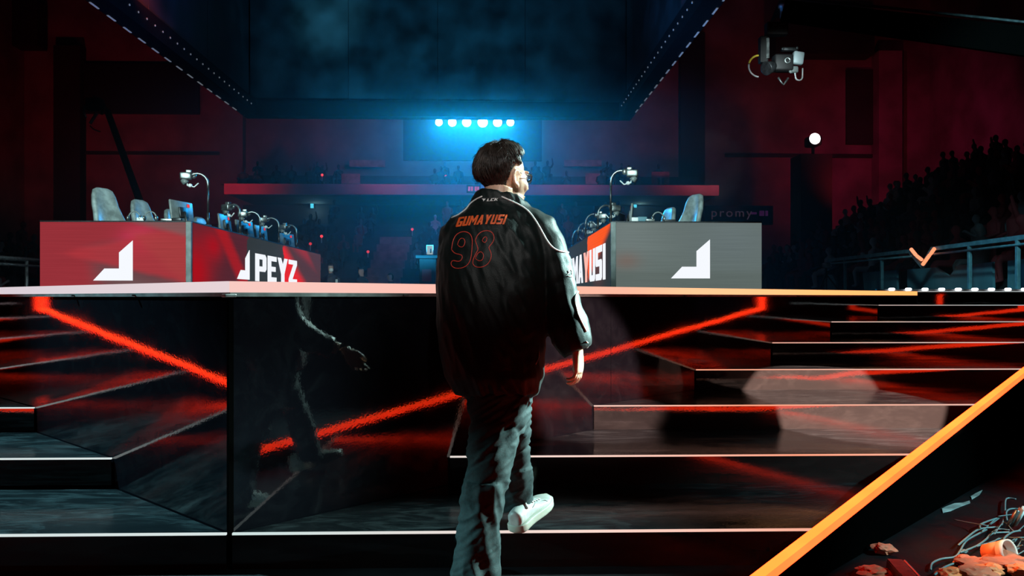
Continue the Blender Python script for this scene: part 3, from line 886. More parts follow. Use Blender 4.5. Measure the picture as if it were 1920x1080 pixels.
# ================================================================== ARENA SHELL
mb = MB(); mb.box2((-32, -14, -.2), (30, 52, 0)); structure('floor', mb, M['floor'], 'dark arena floor', 'floor')
Yw = 47.0
WLx, WRx = PY(100, 300, Yw).x, PY(1692, 300, Yw).x
WH = 21.0
mb = MB(); mb.box2((WLx - 8, Yw, 0), (WRx + 8, Yw + .3, WH)); structure('wall_back', mb, M['wall'], 'red lit rear wall of the arena', 'wall')
mb = MB(); mb.box2((WRx + 1.6, -14, 0), (WRx + 1.9, Yw, WH)); structure('wall_right', mb, M['wall'], 'dim red right wall of the arena', 'wall')
mb = MB(); mb.box2((WLx - 1.9, -14, 0), (WLx - 1.6, Yw, WH)); structure('wall_left', mb, M['wall'], 'dim red left wall of the arena', 'wall')
mb = MB(); mb.box2((-32, -14, WH), (30, 52, WH + .3)); structure('ceiling', mb, M['wall_dark'], 'dark arena ceiling', 'ceiling')
mb = MB(); mb.box2((-32, -14.3, 0), (30, -14, WH)); structure('wall_front', mb, M['wall_dark'], 'dark arena wall behind the viewer', 'wall')
def backbox(px0, px1, py0, py1, depth, name, m, label, Y=None, cat='wall'):
    Y = Y if Y else Yw
    a, b = PY(px0, py1, Y - depth), PY(px1, py0, Y - depth)
    mb = MB(); mb.box2((a.x, Y - depth, a.z), (b.x, Y, b.z)); return structure(name, mb, m, label, cat)
# pilasters and beams of the rear wall, dark slabs painted for shaded recesses
backbox(1648, 1692, 95, 560, .9, 'pillar', M['wall'], 'red lit pillar at the right end of the rear wall', None, 'pillar')
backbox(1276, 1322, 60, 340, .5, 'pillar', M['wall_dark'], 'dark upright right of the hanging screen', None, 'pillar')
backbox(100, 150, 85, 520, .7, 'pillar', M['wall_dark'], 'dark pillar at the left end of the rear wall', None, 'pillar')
backbox(412, 455, 180, 345, .6, 'pillar', M['wall'], 'red pillar left of the gallery', None, 'pillar')
backbox(150, 372, 120, 212, .25, 'recess_slab', M['black'], 'black rectangular slab high on the rear wall at left', None, 'wall opening')
backbox(756, 1016, 225, 300, .3, 'recess_slab', M['wall_dark'], 'dark slab standing for a shaded opening behind the stage lamps', None, 'wall opening')
backbox(1455, 1640, 35, 100, 1.2, 'beam', M['wall_dark'], 'dark beam high on the rear wall at right', None, 'beam')
backbox(1588, 1640, 130, 270, .2, 'recess_slab', M['wall_dark'], 'dark slab standing for a recess beside the right pillar', None, 'wall opening')
backbox(0, 70, 0, 85, 1.0, 'beam', M['wall_dark'], 'dark beam high at the far left', Yw - .2, 'beam')
backbox(150, 440, 285, 289, .15, 'trim_1', M['wall_dark'], 'dark band across the left of the rear wall', None, 'trim')
backbox(1360, 1640, 289, 294, .15, 'trim_2', M['wall_dark'], 'dark band across the right of the rear wall', None, 'trim')

# gallery across the rear with its pale front
Yg = 41.0
g0, g1 = PY(420, 355, Yg).x, PY(1348, 355, Yg).x
gz0, gz1 = EYE + (HY - 365.5) / F * Yg, EYE + (HY - 346) / F * Yg
mb = MB(); mb.box2((g0, Yg, gz0), (g1, Yg + .15, gz1)); structure('balcony_front', mb, M['balcony'], 'long pale violet balcony front across the rear', 'balcony')
mb = MB()
for k in range(4): mb.box2((g0, Yg + .15 + k * 1.3, gz0 + .05), (g1, Yg + 1.45 + k * 1.3, gz0 + .25 + k * .42))
structure('balcony_floor', mb, M['concrete'], 'stepped balcony floor above the violet front', 'balcony')
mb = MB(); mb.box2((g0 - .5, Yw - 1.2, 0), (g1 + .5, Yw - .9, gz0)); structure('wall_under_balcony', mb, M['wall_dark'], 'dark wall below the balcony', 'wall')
# stands below the gallery
rows = []
mb = MB()
Y0s = 33.5
for k in range(9):
    z = 1.5 + .40 * k
    mb.box2((-15, Y0s + .95 * k, 0), (11, Y0s + .95 * (k + 1), z)); rows.append((Y0s + .95 * k + .3, z))
structure('grandstand_rear', mb, M['concrete'], 'stepped stand below the balcony', 'grandstand')
mb = MB()
for k in range(7):
    x = PY(712 + 5 * k, 460, Y0s + .95 * k).x
    mb.box2((x - .75, Y0s + .95 * k - .02, .8 + .40 * k), (x + .75, Y0s + .95 * k + .93, 1.53 + .40 * k))
structure('stand_aisle', mb, M['aisle'], 'dim red aisle of steps in the rear stand', 'aisle')
for i, (pa, pb, ya, yb_) in enumerate([(640, 675, 326, 344), (655, 722, 300, 313), (1058, 1128, 300, 312), (1098, 1136, 325, 345), (1222, 1255, 322, 345)]):
    backbox(pa, pb, ya, yb_, .06, 'stand_panel', M['aisle'], ['dull red panel low in the gallery left of the beams', 'long dull red panel higher in the gallery at left', 'long dull red panel higher in the gallery at right', 'dull red panel low in the gallery right of the head', 'dull red panel in the gallery farthest right'][i], Yg + 2.0 + (2.4 if ya < 315 else 0), 'panel')
# side stand at the right
rrows = []
mb = MB()
for k in range(10):
    x = 10.2 + .82 * k; z = 1.45 + .46 * k
    mb.box2((x, 8, 0), (x + .82, 36, z)); rrows.append((x + .35, z))
structure('grandstand_right', mb, M['concrete'], 'stepped side stand at the right', 'grandstand')
lrows = []
mb = MB()
for k in range(5):
    x = -12.5 - .85 * k; z = .75 + .42 * k
    mb.box2((x - .85, 10, 0), (x, 34, z)); lrows.append((x - .4, z))
structure('grandstand_left', mb, M['concrete'], 'stepped side stand at the left', 'grandstand')

# ================================================================== AUDIENCE
SKIN = pbr('audience_skin', (.50, .32, .25), .6)
HAIRD = pbr('audience_hair', (.012, .010, .010), .5)
CLOTH = [pbr('audience_clothes_dark', (.03, .03, .035), .8), pbr('audience_clothes_grey', (.16, .16, .18), .8), pbr('audience_clothes_red', (.30, .04, .05), .8), pbr('audience_clothes_white', (.55, .55, .58), .8)]
def remeshed(mb, voxel, name, smooth_it=2):
    me = bpy.data.meshes.new(name)
    me.from_pydata([tuple(v) for v in mb.v], [], mb.f)
    bm = bmesh.new(); bm.from_mesh(me); bmesh.ops.recalc_face_normals(bm, faces=bm.faces); bm.to_mesh(me); bm.free()
    o = bpy.data.objects.new(name, me); COL.objects.link(o)
    md = o.modifiers.new('r', 'REMESH'); md.mode = 'VOXEL'; md.voxel_size = voxel
    dg = bpy.context.evaluated_depsgraph_get()
    ev = o.evaluated_get(dg)
    res = bpy.data.meshes.new_from_object(ev)
    bpy.data.objects.remove(o); bpy.data.meshes.remove(me)
    if smooth_it:
        bm = bmesh.new(); bm.from_mesh(res)
        for _ in range(smooth_it):
            bmesh.ops.smooth_vert(bm, verts=bm.verts, factor=.5, use_axis_x=True, use_axis_y=True, use_axis_z=True)
        bm.to_mesh(res); bm.free()
    return res
def seated_mesh(name, arm):
    b = MB()
    b.tube([(0, 0, .42), (0, .02, .60), (0, .03, .80), (0, .02, .93), (0, .01, 1.0)], [.15, .155, .18, .17, .07], 12)
    b.ell((0, .02, .92), (.21, .09, .07), 12, 8)
    b.tube([(0, .01, .95), (0, -.005, 1.08)], .055, 10)
    b.ell((0, -.02, 1.17), (.078, .095, .115), 12, 10)
    b.ell((0, -.11, 1.155), (.018, .02, .022), 8, 6)
    for s in (-1, 1):
        b.tube([(s * .09, 0, .45), (s * .11, -.42, .47), (s * .10, -.45, .40), (s * .10, -.40, .04), (s * .10, -.52, .03)], [.09, .07, .065, .05, .04], 8)
        if arm == 1 and s > 0:
            pts = [(s * .20, .02, .92), (s * .27, -.08, 1.10), (s * .22, -.12, 1.36)]
        elif arm == 2:
            pts = [(s * .20, .02, .92), (s * .25, -.06, .70), (s * .08, -.28, .86)]
        else:
            pts = [(s * .20, .02, .92), (s * .25, .0, .68), (s * .12, -.28, .56)]
        b.tube(pts, [.06, .05, .038], 8)
        b.ell(pts[-1], (.04, .045, .05), 8, 6)
    me = remeshed(b, .026, name, 1)
    for p in me.polygons:
        c = p.center
        hand = any((Vector(c) - Vector((s * (.22 if arm == 1 else .08 if arm == 2 else .12), -.12 if arm == 1 else -.28, 1.36 if arm == 1 else .86 if arm == 2 else .56))).length < .07 for s in (-1, 1))
        if c.z > 1.02 and abs(c.x) < .12:
            p.material_index = 2 if (c.z > 1.22 or (c.y > .0 and c.z > 1.10)) else 1
        else: p.material_index = 1 if hand else 0
        p.use_smooth = True
    return me
base_m = [seated_mesh('seated_person', a) for a in (0, 1, 2)]
VAR = []
for bm_ in base_m:
    for c in CLOTH:
        m_ = bm_.copy(); m_.materials.clear()
        for x in (c, SKIN, HAIRD): m_.materials.append(x)
        VAR.append(m_)
ROWN = ['front', 'second', 'third', 'fourth', 'fifth', 'sixth', 'seventh', 'eighth', 'ninth', 'tenth']
def sit(x, y, z, rz, label, group, w=(7, 1.5, .8, .25)):
    a = random.choices((0, 4, 8), (4, 1, 3))[0]
    label = label.replace('spectator', 'spectator ' + {0: 'seated upright', 4: 'with an arm raised', 8: 'holding hands up'}[a])
    me = VAR[a + random.choices((0, 1, 2, 3), w)[0]]
    o = bpy.data.objects.new('person', me)
    s = random.uniform(.92, 1.08)
    o.location = (x, y, z); o.rotation_euler = (0, 0, rz + random.uniform(-.3, .3)); o.scale = (s, s, s)
    COL.objects.link(o)
    tag(o, label, 'person', group)
    return o
NP = 0
for k, (y, z) in enumerate(rows):
    if k == 0: continue
    x = -10.5 + random.uniform(0, .5)
    while x < 9:
        px = 960 + (x * RV.x + y * RV.y) / (x * FV.x + y * FV.y) * F
        if abs(px - (716 + 5 * k)) > 42 and random.random() < (.62 if k < 6 else .35) and 540 < px < 1180:
            sit(x, y + .35, z - .08, 0, 'spectator in the %s row of the stand under the balcony' % ROWN[k], 'spectators in the rear stand'); NP += 1
        x += random.uniform(.55, .75)
for k in range(3):
    y = Yg + .8 + 1.3 * k; z = gz0 + .25 + .42 * k
    x = g0 + .6
    while x < g1 - .5:
        px = 960 + (x * RV.x + y * RV.y) / (x * FV.x + y * FV.y) * F
        if random.random() < (.62 if k == 1 else .42) and not (645 < px < 800) and not (1040 < px < 1130 and k > 0):
            sit(x, y + .3, z - .08, 0, 'spectator in the %s row of the gallery above the balcony front' % ROWN[k], 'spectators in the gallery', (8, 1, .4, 0)); NP += 1
        x += random.uniform(.6, 1.0)
for k, (x, z) in enumerate(rrows):
    y = 12.5 + 1.35 * k * .6
    while y < 33:
        px = 960 + (x * RV.x + y * RV.y) / (x * FV.x + y * FV.y) * F
        if 1440 < px < 1960 and random.random() < (.8 if k < 3 else .5):
            sit(x, y, z - .08, -PI / 2 - .35, 'spectator in the %s row of the stand behind the teal railing' % ROWN[k], 'spectators in the right stand', (5, 1.5, 2, 1)); NP += 1
        y += random.uniform(.62, .9)
for k, (x, z) in enumerate(lrows):
    y = 18 + k
    while y < 33:
        px = 960 + (x * RV.x + y * RV.y) / (x * FV.x + y * FV.y) * F
        if -40 < px < 110 and random.random() < .7:
            sit(x, y, z - .08, PI / 2 + .3, 'spectator in the %s row of the left stand behind grey railing' % ROWN[k], 'spectators in the left stand', (4, 1, 3, .6)); NP += 1
        y += random.uniform(.62, .9)
print('audience', NP)
# hand held light sticks
for i, (px, py, Y) in enumerate([(604, 328, 41.9), (836, 330, 42.3), (603, 443, 37.2), (773, 430, 37.9), (582, 457, 36.6), (690, 472, 35.8)]):
    q = PY(px, py, Y)
    t = thing('light_stick', q, ['red light stick in the gallery at left', 'red light stick in the gallery left of the head', 'brightest red light stick in the rear stand', 'small red light stick right of the red aisle', 'red light stick low in the stand by the left booth', 'dim red light stick left of the aisle'][i], 'light stick', 'red light sticks in the crowd')
    mb = MB(); mb.tube([q - Vector((0, 0, .30)), q - Vector((0, 0, .06))], .022, 8); mb.build('handle', M['white_plastic'], t, True)
    mb = MB(); mb.ell(q, (.065, .065, .065), 10, 8); mb.build('bulb', emis('light_stick_red_%d' % i, (1.0, .05, .07), 1.6 if i in (0, 2) else .7), t, True)
# staff standing behind the stage
def standing(px, ytop, Y, label, mask):
    q = PY(px, ytop, Y)
    s = q.z / 1.74
    b = MB()
    b.tube([(0, 0, .92), (0, .0, 1.1), (0, .01, 1.3), (0, 0, 1.43), (0, 0, 1.50)], [.16, .15, .18, .16, .065], 14)
    b.ell((0, 0, 1.40), (.215, .10, .07), 14, 8)
    b.tube([(0, 0, 1.44), (0, -.01, 1.56)], .055, 10)
    b.ell((0, -.015, 1.63), (.078, .098, .118), 14, 10); b.ell((0, -.11, 1.61), (.016, .02, .02), 8, 6)
    for sx in (-1, 1):
        b.tube([(sx * .095, 0, .95), (sx * .10, -.02, .5), (sx * .10, .0, .06)], [.105, .075, .055], 10)
        b.ell((sx * .10, -.06, .035), (.045, .13, .035), 10, 6)
        b.tube([(sx * .20, 0, 1.40), (sx * .25, .02, 1.12), (sx * .23, -.10, .86)], [.062, .05, .038], 10)
        b.ell((sx * .23, -.12, .80), (.03, .04, .06), 8, 6)
    me = remeshed(b, .022, 'person', 1)
    for p in me.polygons:
        c = p.center
        p.use_smooth = True
        if c.z > 1.51: p.material_index = 2 if (c.z > 1.685 or (c.y > .01 and c.z > 1.56)) else 1
        elif c.z < .84 and abs(c.x) > .18: p.material_index = 1
        else: p.material_index = 0
    for x in (CLOTH[0], SKIN, HAIRD): me.materials.append(x)
    o = bpy.data.objects.new('person', me); COL.objects.link(o)
    o.location = (q.x, Y, 0); o.scale = (1, 1, s); o.rotation_euler = (0, 0, {620: .35, 679: -.9, 733: -1.2}[px])
    tag(o, label, 'person')
    if mask:
        k = MB(); k.ell((0, -.085, 1.585), (.062, .05, .05), 12, 8); m_ = k.build('face_mask', M['white_plastic'], None, True); m_.parent = o
        k = MB(); k.box((.13, -.17, 1.32), (.06, .01, .09)); m_ = k.build('pass_card', M['white_plastic'], None); m_.parent = o
    return o
standing(620, 494, 22.6, 'person in black with a white face mask behind the stage', True)
standing(679, 501, 22.8, 'person in black beside the masked one, turned to the side', False)
standing(733, 512, 23.0, 'person of whom only the dark haired head shows above the stage', False)

# ================================================================== RAILING WITH THE V SIGN
XR = 8.6
def RX(px, py): return PX(px, py, XR)
rl = thing('railing', (XR, 14, 0), 'teal railing with a dipped V in front of the right stand', 'railing')
mb = MB()
top = [RX(1551, 485.5), RX(1703, 467.5), RX(1727, 496), RX(1745, 463), RX(2100, 416)]
for a, b in zip(top[:-1], top[1:]):
    mb.prism([a, b, b - Vector((0, 0, .075)), a - Vector((0, 0, .075))], (.06, 0, 0))
trl = mb.build('top_rail', M['rail'], rl)
mb = MB(); mb.tube([RX(1556, 494.5), RX(1710, 480.5)], .022); mb.tube([RX(1752, 476.5), RX(2100, 437)], .022); mb.build('lower_rail', M['rail'], rl, True)
for px, py in ((1582, 488), (1651, 483), (1815, 460), (1905, 450), (2060, 432)):
    a = RX(px, py); mb = MB(); mb.bbox((a.x + .03, a.y, a.z / 2), (.06, .07, a.z), .01); mb.build('post', M['rail'], rl)
for (a, b) in (((1711, 467), (1720, 478)), ((1722, 480), (1731, 487))):
    mb = MB(); p0, p1 = RX(*a), RX(*b); d = Vector((-.03, 0, 0)); mb.tube([p0 + d, p1 + d], .034, 8); mb.build('light_tube', emis('v_sign_light', (1.0, .28, .14), 1.6), trl, True)
for (a, b) in (((1755, 466), (1748, 476)), ((1746, 478), (1733, 496))):
    mb = MB(); p0, p1 = RX(*a), RX(*b); d = Vector((-.03, 0, 0)); mb.tube([p0 + d, p1 + d], .034, 8); mb.build('light_tube', emis('v_sign_light', (1.0, .26, .12), 1.6), trl, True)
XB = 9.1
bar_l = ['pale teal board below the railing, farthest left', 'pale teal board left of the V sign', 'wide teal board with a V notch below the V sign', 'teal board right of the notched one', 'teal board at the right edge']
for i, pts in enumerate([[(1560, 515), (1568, 529), (1568, 547), (1546, 547), (1546, 515)], [(1617, 511), (1681, 506), (1684, 548), (1628, 548), (1619, 530)], [(1701, 505), (1754, 501.5), (1780, 518), (1796, 497), (1816, 496), (1816, 548), (1701, 548)], [(1823, 496), (1860, 491), (1865, 548), (1823, 548)], [(1889, 489), (1935, 484), (1935, 548), (1889, 548)]]):
    q = [PX(px, py, XB) for px, py in pts]
    for p in q:
        if p.z < 1.3: p.z = 0.0
    b0 = q[0].copy(); b0.z = 0
    t = thing('barrier_board', b0, bar_l[i], 'barrier board', 'teal boards below the railing')
    mb = MB(); mb.prism(q, (.05, 0, 0)); mb.build('board', M['panel_teal'], t)
# small camera on a stand by the end of the railing
q = PX(1549, 500, 8.2)
t = thing('camera_stand', (q.x, q.y, ZT), 'small camera on a thin stand at the left end of the railing', 'camera stand')
mb = MB(); mb.tube([(q.x, q.y, 0 + .0), (q.x, q.y, q.z)], .03, 8); mb.build('pole', M['dark_metal'], t, True)
mb = MB(); mb.bbox(q + Vector((0, 0, .03)), (.14, .22, .14), .03); mb.build('camera_body', M['alu'], t, True)
for dx in (-.3, .3):
    mb = MB(); mb.tube([(q.x, q.y, ZT + .5), (q.x + dx, q.y - .2, ZT)], .018, 6); mb.build('leg', M['dark_metal'], t)
# left railing
XL2 = -9.8
t = thing('railing', (XL2, 16, 0), 'grey railing in front of the left stand at the left edge', 'railing')
mb = MB(); mb.tube([PX(-30, 481, XL2), PX(84, 489, XL2)], .045); mb.build('top_rail', M['alu'], t, True)
mb = MB(); mb.tube([PX(-30, 493, XL2), PX(84, 500, XL2)], .03); mb.build('lower_rail', M['alu'], t, True)
for px in (-12, 50):
    a = PX(px, 486, XL2); mb = MB(); mb.tube([(a.x, a.y, 0), (a.x, a.y, a.z)], .035); mb.build('post', M['alu'], t, True)

# ================================================================== CAMERA CRANES AND FOLLOW SPOT
def ring_handle(c, R, r, a0, a1, rot, n=16):
    return [c + rot @ Vector((R * math.cos(a0 + (a1 - a0) * k / n), 0, R * math.sin(a0 + (a1 - a0) * k / n))) for k in range(n + 1)]
Yj = 13.0
def J(px, py, dy=0): return PY(px, py, Yj + dy)
j = thing('camera_crane', J(1470, 30), 'camera crane with a remote head hanging at the upper right', 'camera crane')
mb = MB()
a, b = J(1478, 22), PY(2300, 126, 8.2)
ax = (b - a).normalized(); upv = Vector((0, 0, 1)); sd = ax.cross(upv).normalized(); up2 = sd.cross(ax)
mb.rings([[p + sd * s * .13 + up2 * u * h for s, u in ((-1, -1), (1, -1), (1, 1), (-1, 1))] for p, h in ((a, .16), (b, .17))])
bo = mb.build('boom', M['post_black'], j)
mb = MB(); mb.tube([a + Vector((0, -.15, .17)), b + Vector((0, -.15, .18))], .018, 6); mb.build('cable_run', M['dark_metal'], bo)
mb = MB(); mb.lathe([(.06, 0), (.06, .25), (.09, .26), (.09, .34)], J(1470, 45), 14); mb.build('swivel', M['alu'], j, True)
mb = MB(); c = J(1452, 55); mb.bbox((c.x + .03, Yj, c.z), (.34, .16, .20), .02); mb.bbox((J(1431, 80).x, Yj, J(1431, 100).z + .05), (.13, .14, .42), .02); mb.build('head_arm', M['black'], j)
mb = MB(); c0_, c1_ = J(1435.5, 74), J(1437.5, 112); mb.bbox(((c0_.x + c1_.x) / 2, Yj - .08, (c0_.z + c1_.z) / 2), (.045, .03, c0_.z - c1_.z), .006); mb.build('plate', M['alu'], j)
mb = MB(); c = J(1467, 119); mb.bbox((c.x, Yj, c.z), (.30, .20, .26), .03); jb = mb.build('camera_body', M['black'], j, True)
mb = MB(); mb.lathe([(.085, 0), (.095, .12), (.11, .20), (.10, .205), (.02, .19)], J(1452, 124), 18, Matrix.Rotation(-PI * .62, 3, 'Y') @ Matrix.Rotation(.5, 3, 'X')); mb.build('lens', M['dark_metal'], jb, True)
mb = MB(); c = J(1495, 110); mb.bbox((c.x, Yj - .02, c.z), (.17, .12, .20), .025, 0, Matrix.Rotation(.15, 3, 'Y')); tag(mb.build('battery', pbr('pale_battery', (.42, .52, .55), .4), jb, True), 'pale battery block', None)
mb = MB(); c = J(1480, 93); mb.bbox((c.x, Yj, c.z), (.26, .10, .06), .02); mb.ell(J(1465, 94) + Vector((0, -.06, 0)), (.025, .02, .025), 8, 6); mb.ell(J(1492, 92) + Vector((0, -.06, 0)), (.028, .02, .028), 8, 6); mb.build('top_handle', M['dark_metal'], jb, True)
mb = MB(); mb.tube(ring_handle(J(1472, 117) + Vector((0, -.11, 0)), .04, 0, 0, 2 * PI, Matrix.Identity(3)), .014, 6); mb.build('knob', M['alu'], jb, True)
mb = MB(); mb.bbox(J(1488, 131), (.13, .1, .10), .02); mb.ell(J(1480, 136) + Vector((0, -.06, 0)), (.03, .02, .03), 8, 6); mb.build('motor', M['grey_plastic'], j, True)
mb = MB(); mb.tube([J(1459, 145), J(1464, 153), J(1469, 159), J(1474, 152), J(1478, 146)], .018, 6); mb.build('lower_bracket', M['alu'], j, True)
mb = MB(); mb.tube(ring_handle(J(1424, 124), .17, 0, math.radians(95), math.radians(165), Matrix.Identity(3)), .017, 8); tag(mb.build('loop_cable', pbr('yellow_cable', (.75, .55, .06), .5), j, True), 'yellow cable', None)
mb = MB(); mb.tube(ring_handle(J(1424, 124), .17, 0, math.radians(170), math.radians(265), Matrix.Identity(3)), .014, 8); mb.build('loop_cable', M['white_plastic'], j, True)
mb = MB(); mb.tube(ring_handle(J(1498, 144), .055, 0, math.radians(180), math.radians(360), Matrix.Identity(3)), .013, 8); mb.tube([J(1504.6, 144), J(1505, 128)], .012, 6); mb.tube([J(1491.5, 144), J(1490, 134)], .012, 6); mb.build('loop_cable', M['white_plastic'], j, True)
Yk = 23.5
def K(px, py): return PY(px, py, Yk)
j = thing('camera_crane', K(270, 400), 'distant camera crane rising at the left in front of the dark red wall', 'camera crane')
mb = MB(); mb.tube([K(201, 207), K(285, 440), PY(285, 440, Yk) - Vector((0, 0, K(285, 440).z))], [.09, .11, .14], 8); mb.build('boom', M['black'], j)
mb = MB(); c = K(178, 196); mb.bbox(c, (.45, .3, .35), .05); mb.build('camera_body', M['black'], j, True)
mb = MB(); mb.tube([K(203, 210), K(196, 196), K(190, 215)], .04, 8); mb.build('head_arm', M['dark_metal'], j, True)
mb = MB(); mb.tube([K(158, 198), K(157, 210), K(161, 220)], .035, 6); mb.tube([K(190, 192), K(191, 204)], .02, 6); mb.tube([K(174, 181), K(179, 179), K(184, 182)], .02, 6); mb.build('handle', M['alu'], j, True)
mb = MB(); mb.tube([K(182, 212), K(175, 222), K(169, 232)], .045, 8); mb.tube([K(169, 236), K(176, 243), K(188, 247)], .018, 6); mb.build('bracket', M['grey_plastic'], j, True)
# follow spot on its tower
Yf_ = 40.0
q = PY(1528, 260, Yf_)
t = thing('follow_spot', (q.x, Yf_, 0), 'single bright follow spot on a dark tower at the right', 'follow spot')
a, b = PY(1503, 400, Yf_), PY(1562, 288, Yf_)
mb = MB(); mb.box2((a.x, Yf_ + .1, 0), (b.x, Yf_ + 1.5, b.z)); mb.build('tower', M['black'], t)
mb = MB(); mb.bbox(q + Vector((.1, .5, -.05)), (.6, .9, .5), .1); mb.tube([q + Vector((.1, .5, -.3)), q + Vector((.1, .5, -.8))], .08); mb.build('housing', M['black'], t, True)
mb = MB(); mb.lathe([(.27, 0), (.24, .05), (.12, .08), (.01, .09)], q, 20, Matrix.Rotation(PI / 2, 3, 'X')); mb.build('lens', emis('follow_spot_glow', (1.0, .97, .95), 5.0), t, True)
# exit lamps
for px, py, lab in ((585, 384, 'cyan exit sign on the wall below the balcony at left'), (1191, 383, 'cyan exit sign below the balcony behind the right booth')):
    q = PY(px, py, Yw - 1.45)
    t = thing('exit_sign', q, lab, 'exit sign')
    mb = MB(); mb.bbox(q + Vector((0, .14, 0)), (.26, .2, .42), .03); mb.build('housing', M['black'], t)
    mb = MB(); mb.bbox(q, (.17, .06, .36), .02); mb.build('glow_panel', emis('exit_cyan', (.08, .65, .85), 1.3), t)
    p_l = bpy.data.lights.new('exit_light', 'POINT'); p_l.energy = 18; p_l.color = (.35, .75, .75); p_l.shadow_soft_size = .1
    po = bpy.data.objects.new('exit_light', p_l); po.location = q + Vector((.25, -.25, -.3)); COL.objects.link(po)
# scoreboard on the balcony front
q = PY(888, 354, Yg - .1)
t = thing('display_sign', q, 'small red lit display on the balcony front', 'display')
mb = MB(); mb.box((q.x, Yg - .05, q.z), (.7, .08, .40)); mb.build('housing', M['black'], t)
for dx in (-.22, -.08, .10, .22):
    mb = MB(); mb.box((q.x + dx, Yg - .10, q.z), (.10, .02, .22)); mb.build('digit', emis('display_red', (.8, .03, .09), .55), t)
# faint lettered sign behind the right booth
q = PY(1331, 411, 38.0)
t = thing('sign_board', q, 'dark board with faint purple lettering behind the right booth', 'sign')
e_ = PY(1442, 396, 38.0)
mb = MB(); mb.box2((q.x - .2, 38.05, q.z - .25), (e_.x + .2, 38.15, e_.z + .25)); mb.build('board', M['post_black'], t)
cu = bpy.data.curves.new('txt', 'FONT'); cu.body = 'promy'; cu.size = .62; cu.extrude = .01; cu.space_character = 1.25
to = bpy.data.objects.new('txt', cu); COL.objects.link(to)
me = bpy.data.meshes.new_from_object(to.evaluated_get(bpy.context.evaluated_depsgraph_get()))
bpy.data.objects.remove(to)
lt = bpy.data.objects.new('lettering', me); me.materials.append(emis('sign_purple', (.20, .11, .17), .13)); COL.objects.link(lt)
lt.parent = t; lt.rotation_euler = (PI / 2, 0, 0); lt.location = (.05, -.01 + .03, .12); lt.scale = (.98, .9, 1)
mb = MB()
for dx, w_ in ((2.05, .26), (2.42, .22), (2.65, .12)):
    mb.box((q.x + dx, 38.02, q.z + .28), (w_, .03, .10 if w_ > .24 else .24))
mb.build('mark', emis('sign_purple_dim', (.16, .03, .20), .14), t)

# ================================================================== CABLES AND LITTER AT THE LOWER RIGHT
cab = pbr('grey_cable', (.10, .15, .16), .45)
CABZ = .012
cabs = [
 ([(1745, 1068), (1748, 1056), (1765, 1048), (1790, 1044), (1800, 1033), (1812, 1014), (1836, 1000), (1850, 993)], 'grey cable on the floor forming a loop at the left of the heap'),
 ([(1797, 1022), (1806, 1014), (1830, 995), (1848, 990), (1870, 988), (1878, 984), (1884, 965), (1885, 940), (1890, 934), (1905, 936)], 'grey cable running up to the right edge of the heap'),
 ([(1838, 990), (1838, 984), (1850, 978), (1868, 972), (1878, 968)], 'short grey cable curving above the heap'),
 ([(1800, 1036), (1830, 1024), (1848, 1012), (1862, 1000), (1895, 998)], 'grey cable crossing the middle of the heap'),
 ([(1752, 1078), (1770, 1064), (1790, 1056), (1806, 1052)], 'grey cable at the lower left of the heap'),
 ([(1880, 1020), (1884, 1008), (1898, 998), (1913, 995)], 'grey cable arching at the right edge'),
 ([(1888, 1032), (1898, 1020), (1906, 1010)], 'short grey cable end beside the white and orange cup'),
 ([(1860, 998), (1872, 992), (1893, 994)], 'thin grey cable lying over the others'),
 ([(1888, 975), (1887, 960), (1896, 954), (1915, 955)], 'grey cable coiled beside the metal bar'),
]
for i, (pts, lab) in enumerate(cabs):
    w = [PZ(px, py, CABZ + .01 * (i % 3)) for px, py in pts]
    mb = MB()
    # smooth the polyline
    fine = []
    for a_ in range(len(w) - 1):
        p0, p1, p2, p3 = w[max(a_ - 1, 0)], w[a_], w[a_ + 1], w[min(a_ + 2, len(w) - 1)]
        for t_ in range(6):
            u = t_ / 6
            fine.append(.5 * ((2 * p1) + (p2 - p0) * u + (2 * p0 - 5 * p1 + 4 * p2 - p3) * u * u + (3 * p1 - p0 - 3 * p2 + p3) * u ** 3))
    fine.append(w[-1])
    mb.tube(fine, .0042 if i != 7 else .003, 8)
    tag(mb.build('cable', cab, None, True, origin=w[0]), lab, 'cable', 'cables in the heap on the floor')
pap = [(pbr('orange_scrap', (.75, .16, .05), .7, var=.3), 'orange'), (pbr('brown_scrap', (.42, .10, .05), .8, var=.4), 'brown'), (pbr('grey_scrap', (.10, .13, .13), .8, var=.4), 'grey')]
def scrap(px, py, size, m, label, seed, nm='scrap', flat=.5, cat='scrap', grp='scraps in the heap on the floor'):
    rnd = random.Random(seed)
    c = PZ(px, py, size * flat * .5)
    bm = bmesh.new(); bmesh.ops.create_icosphere(bm, subdivisions=3, radius=1.0)
    for v in bm.verts:
        n_ = noise.noise(v.co * 1.6 + Vector((seed, 0, 0))) * .5 + noise.noise(v.co * 4 + Vector((0, seed, 0))) * .22
        v.co *= 1 + n_
        v.co.x *= size * .6; v.co.y *= size * .45; v.co.z *= size * flat * .5
    zmin = min(v.co.z for v in bm.verts)
    bm.verts.index_update()
    mb = MB(); mb.add([v.co + Vector((c.x, c.y, -zmin)) for v in bm.verts], [[v.index for v in f.verts] for f in bm.faces]); bm.free()
    return tag(mb.build(nm, m, None, False, origin=(c.x, c.y, 0)), label, cat, grp)
scrap(1857, 1070, .085, pap[0][0], 'bright orange crumpled scrap at the bottom of the heap', 3)
scrap(1815, 1051, .085, pap[1][0], 'brown crumpled scrap left of the cup', 9)
scrap(1781, 1076, .08, pap[0][0], 'orange scrap at the bottom edge, left of the heap', 12)
scrap(1914, 1070, .10, pap[0][0], 'orange scrap at the right edge of the heap', 17)
scrap(1655, 1031, .08, pap[1][0], 'dark red scrap lying apart on the floor near the orange strip', 21)
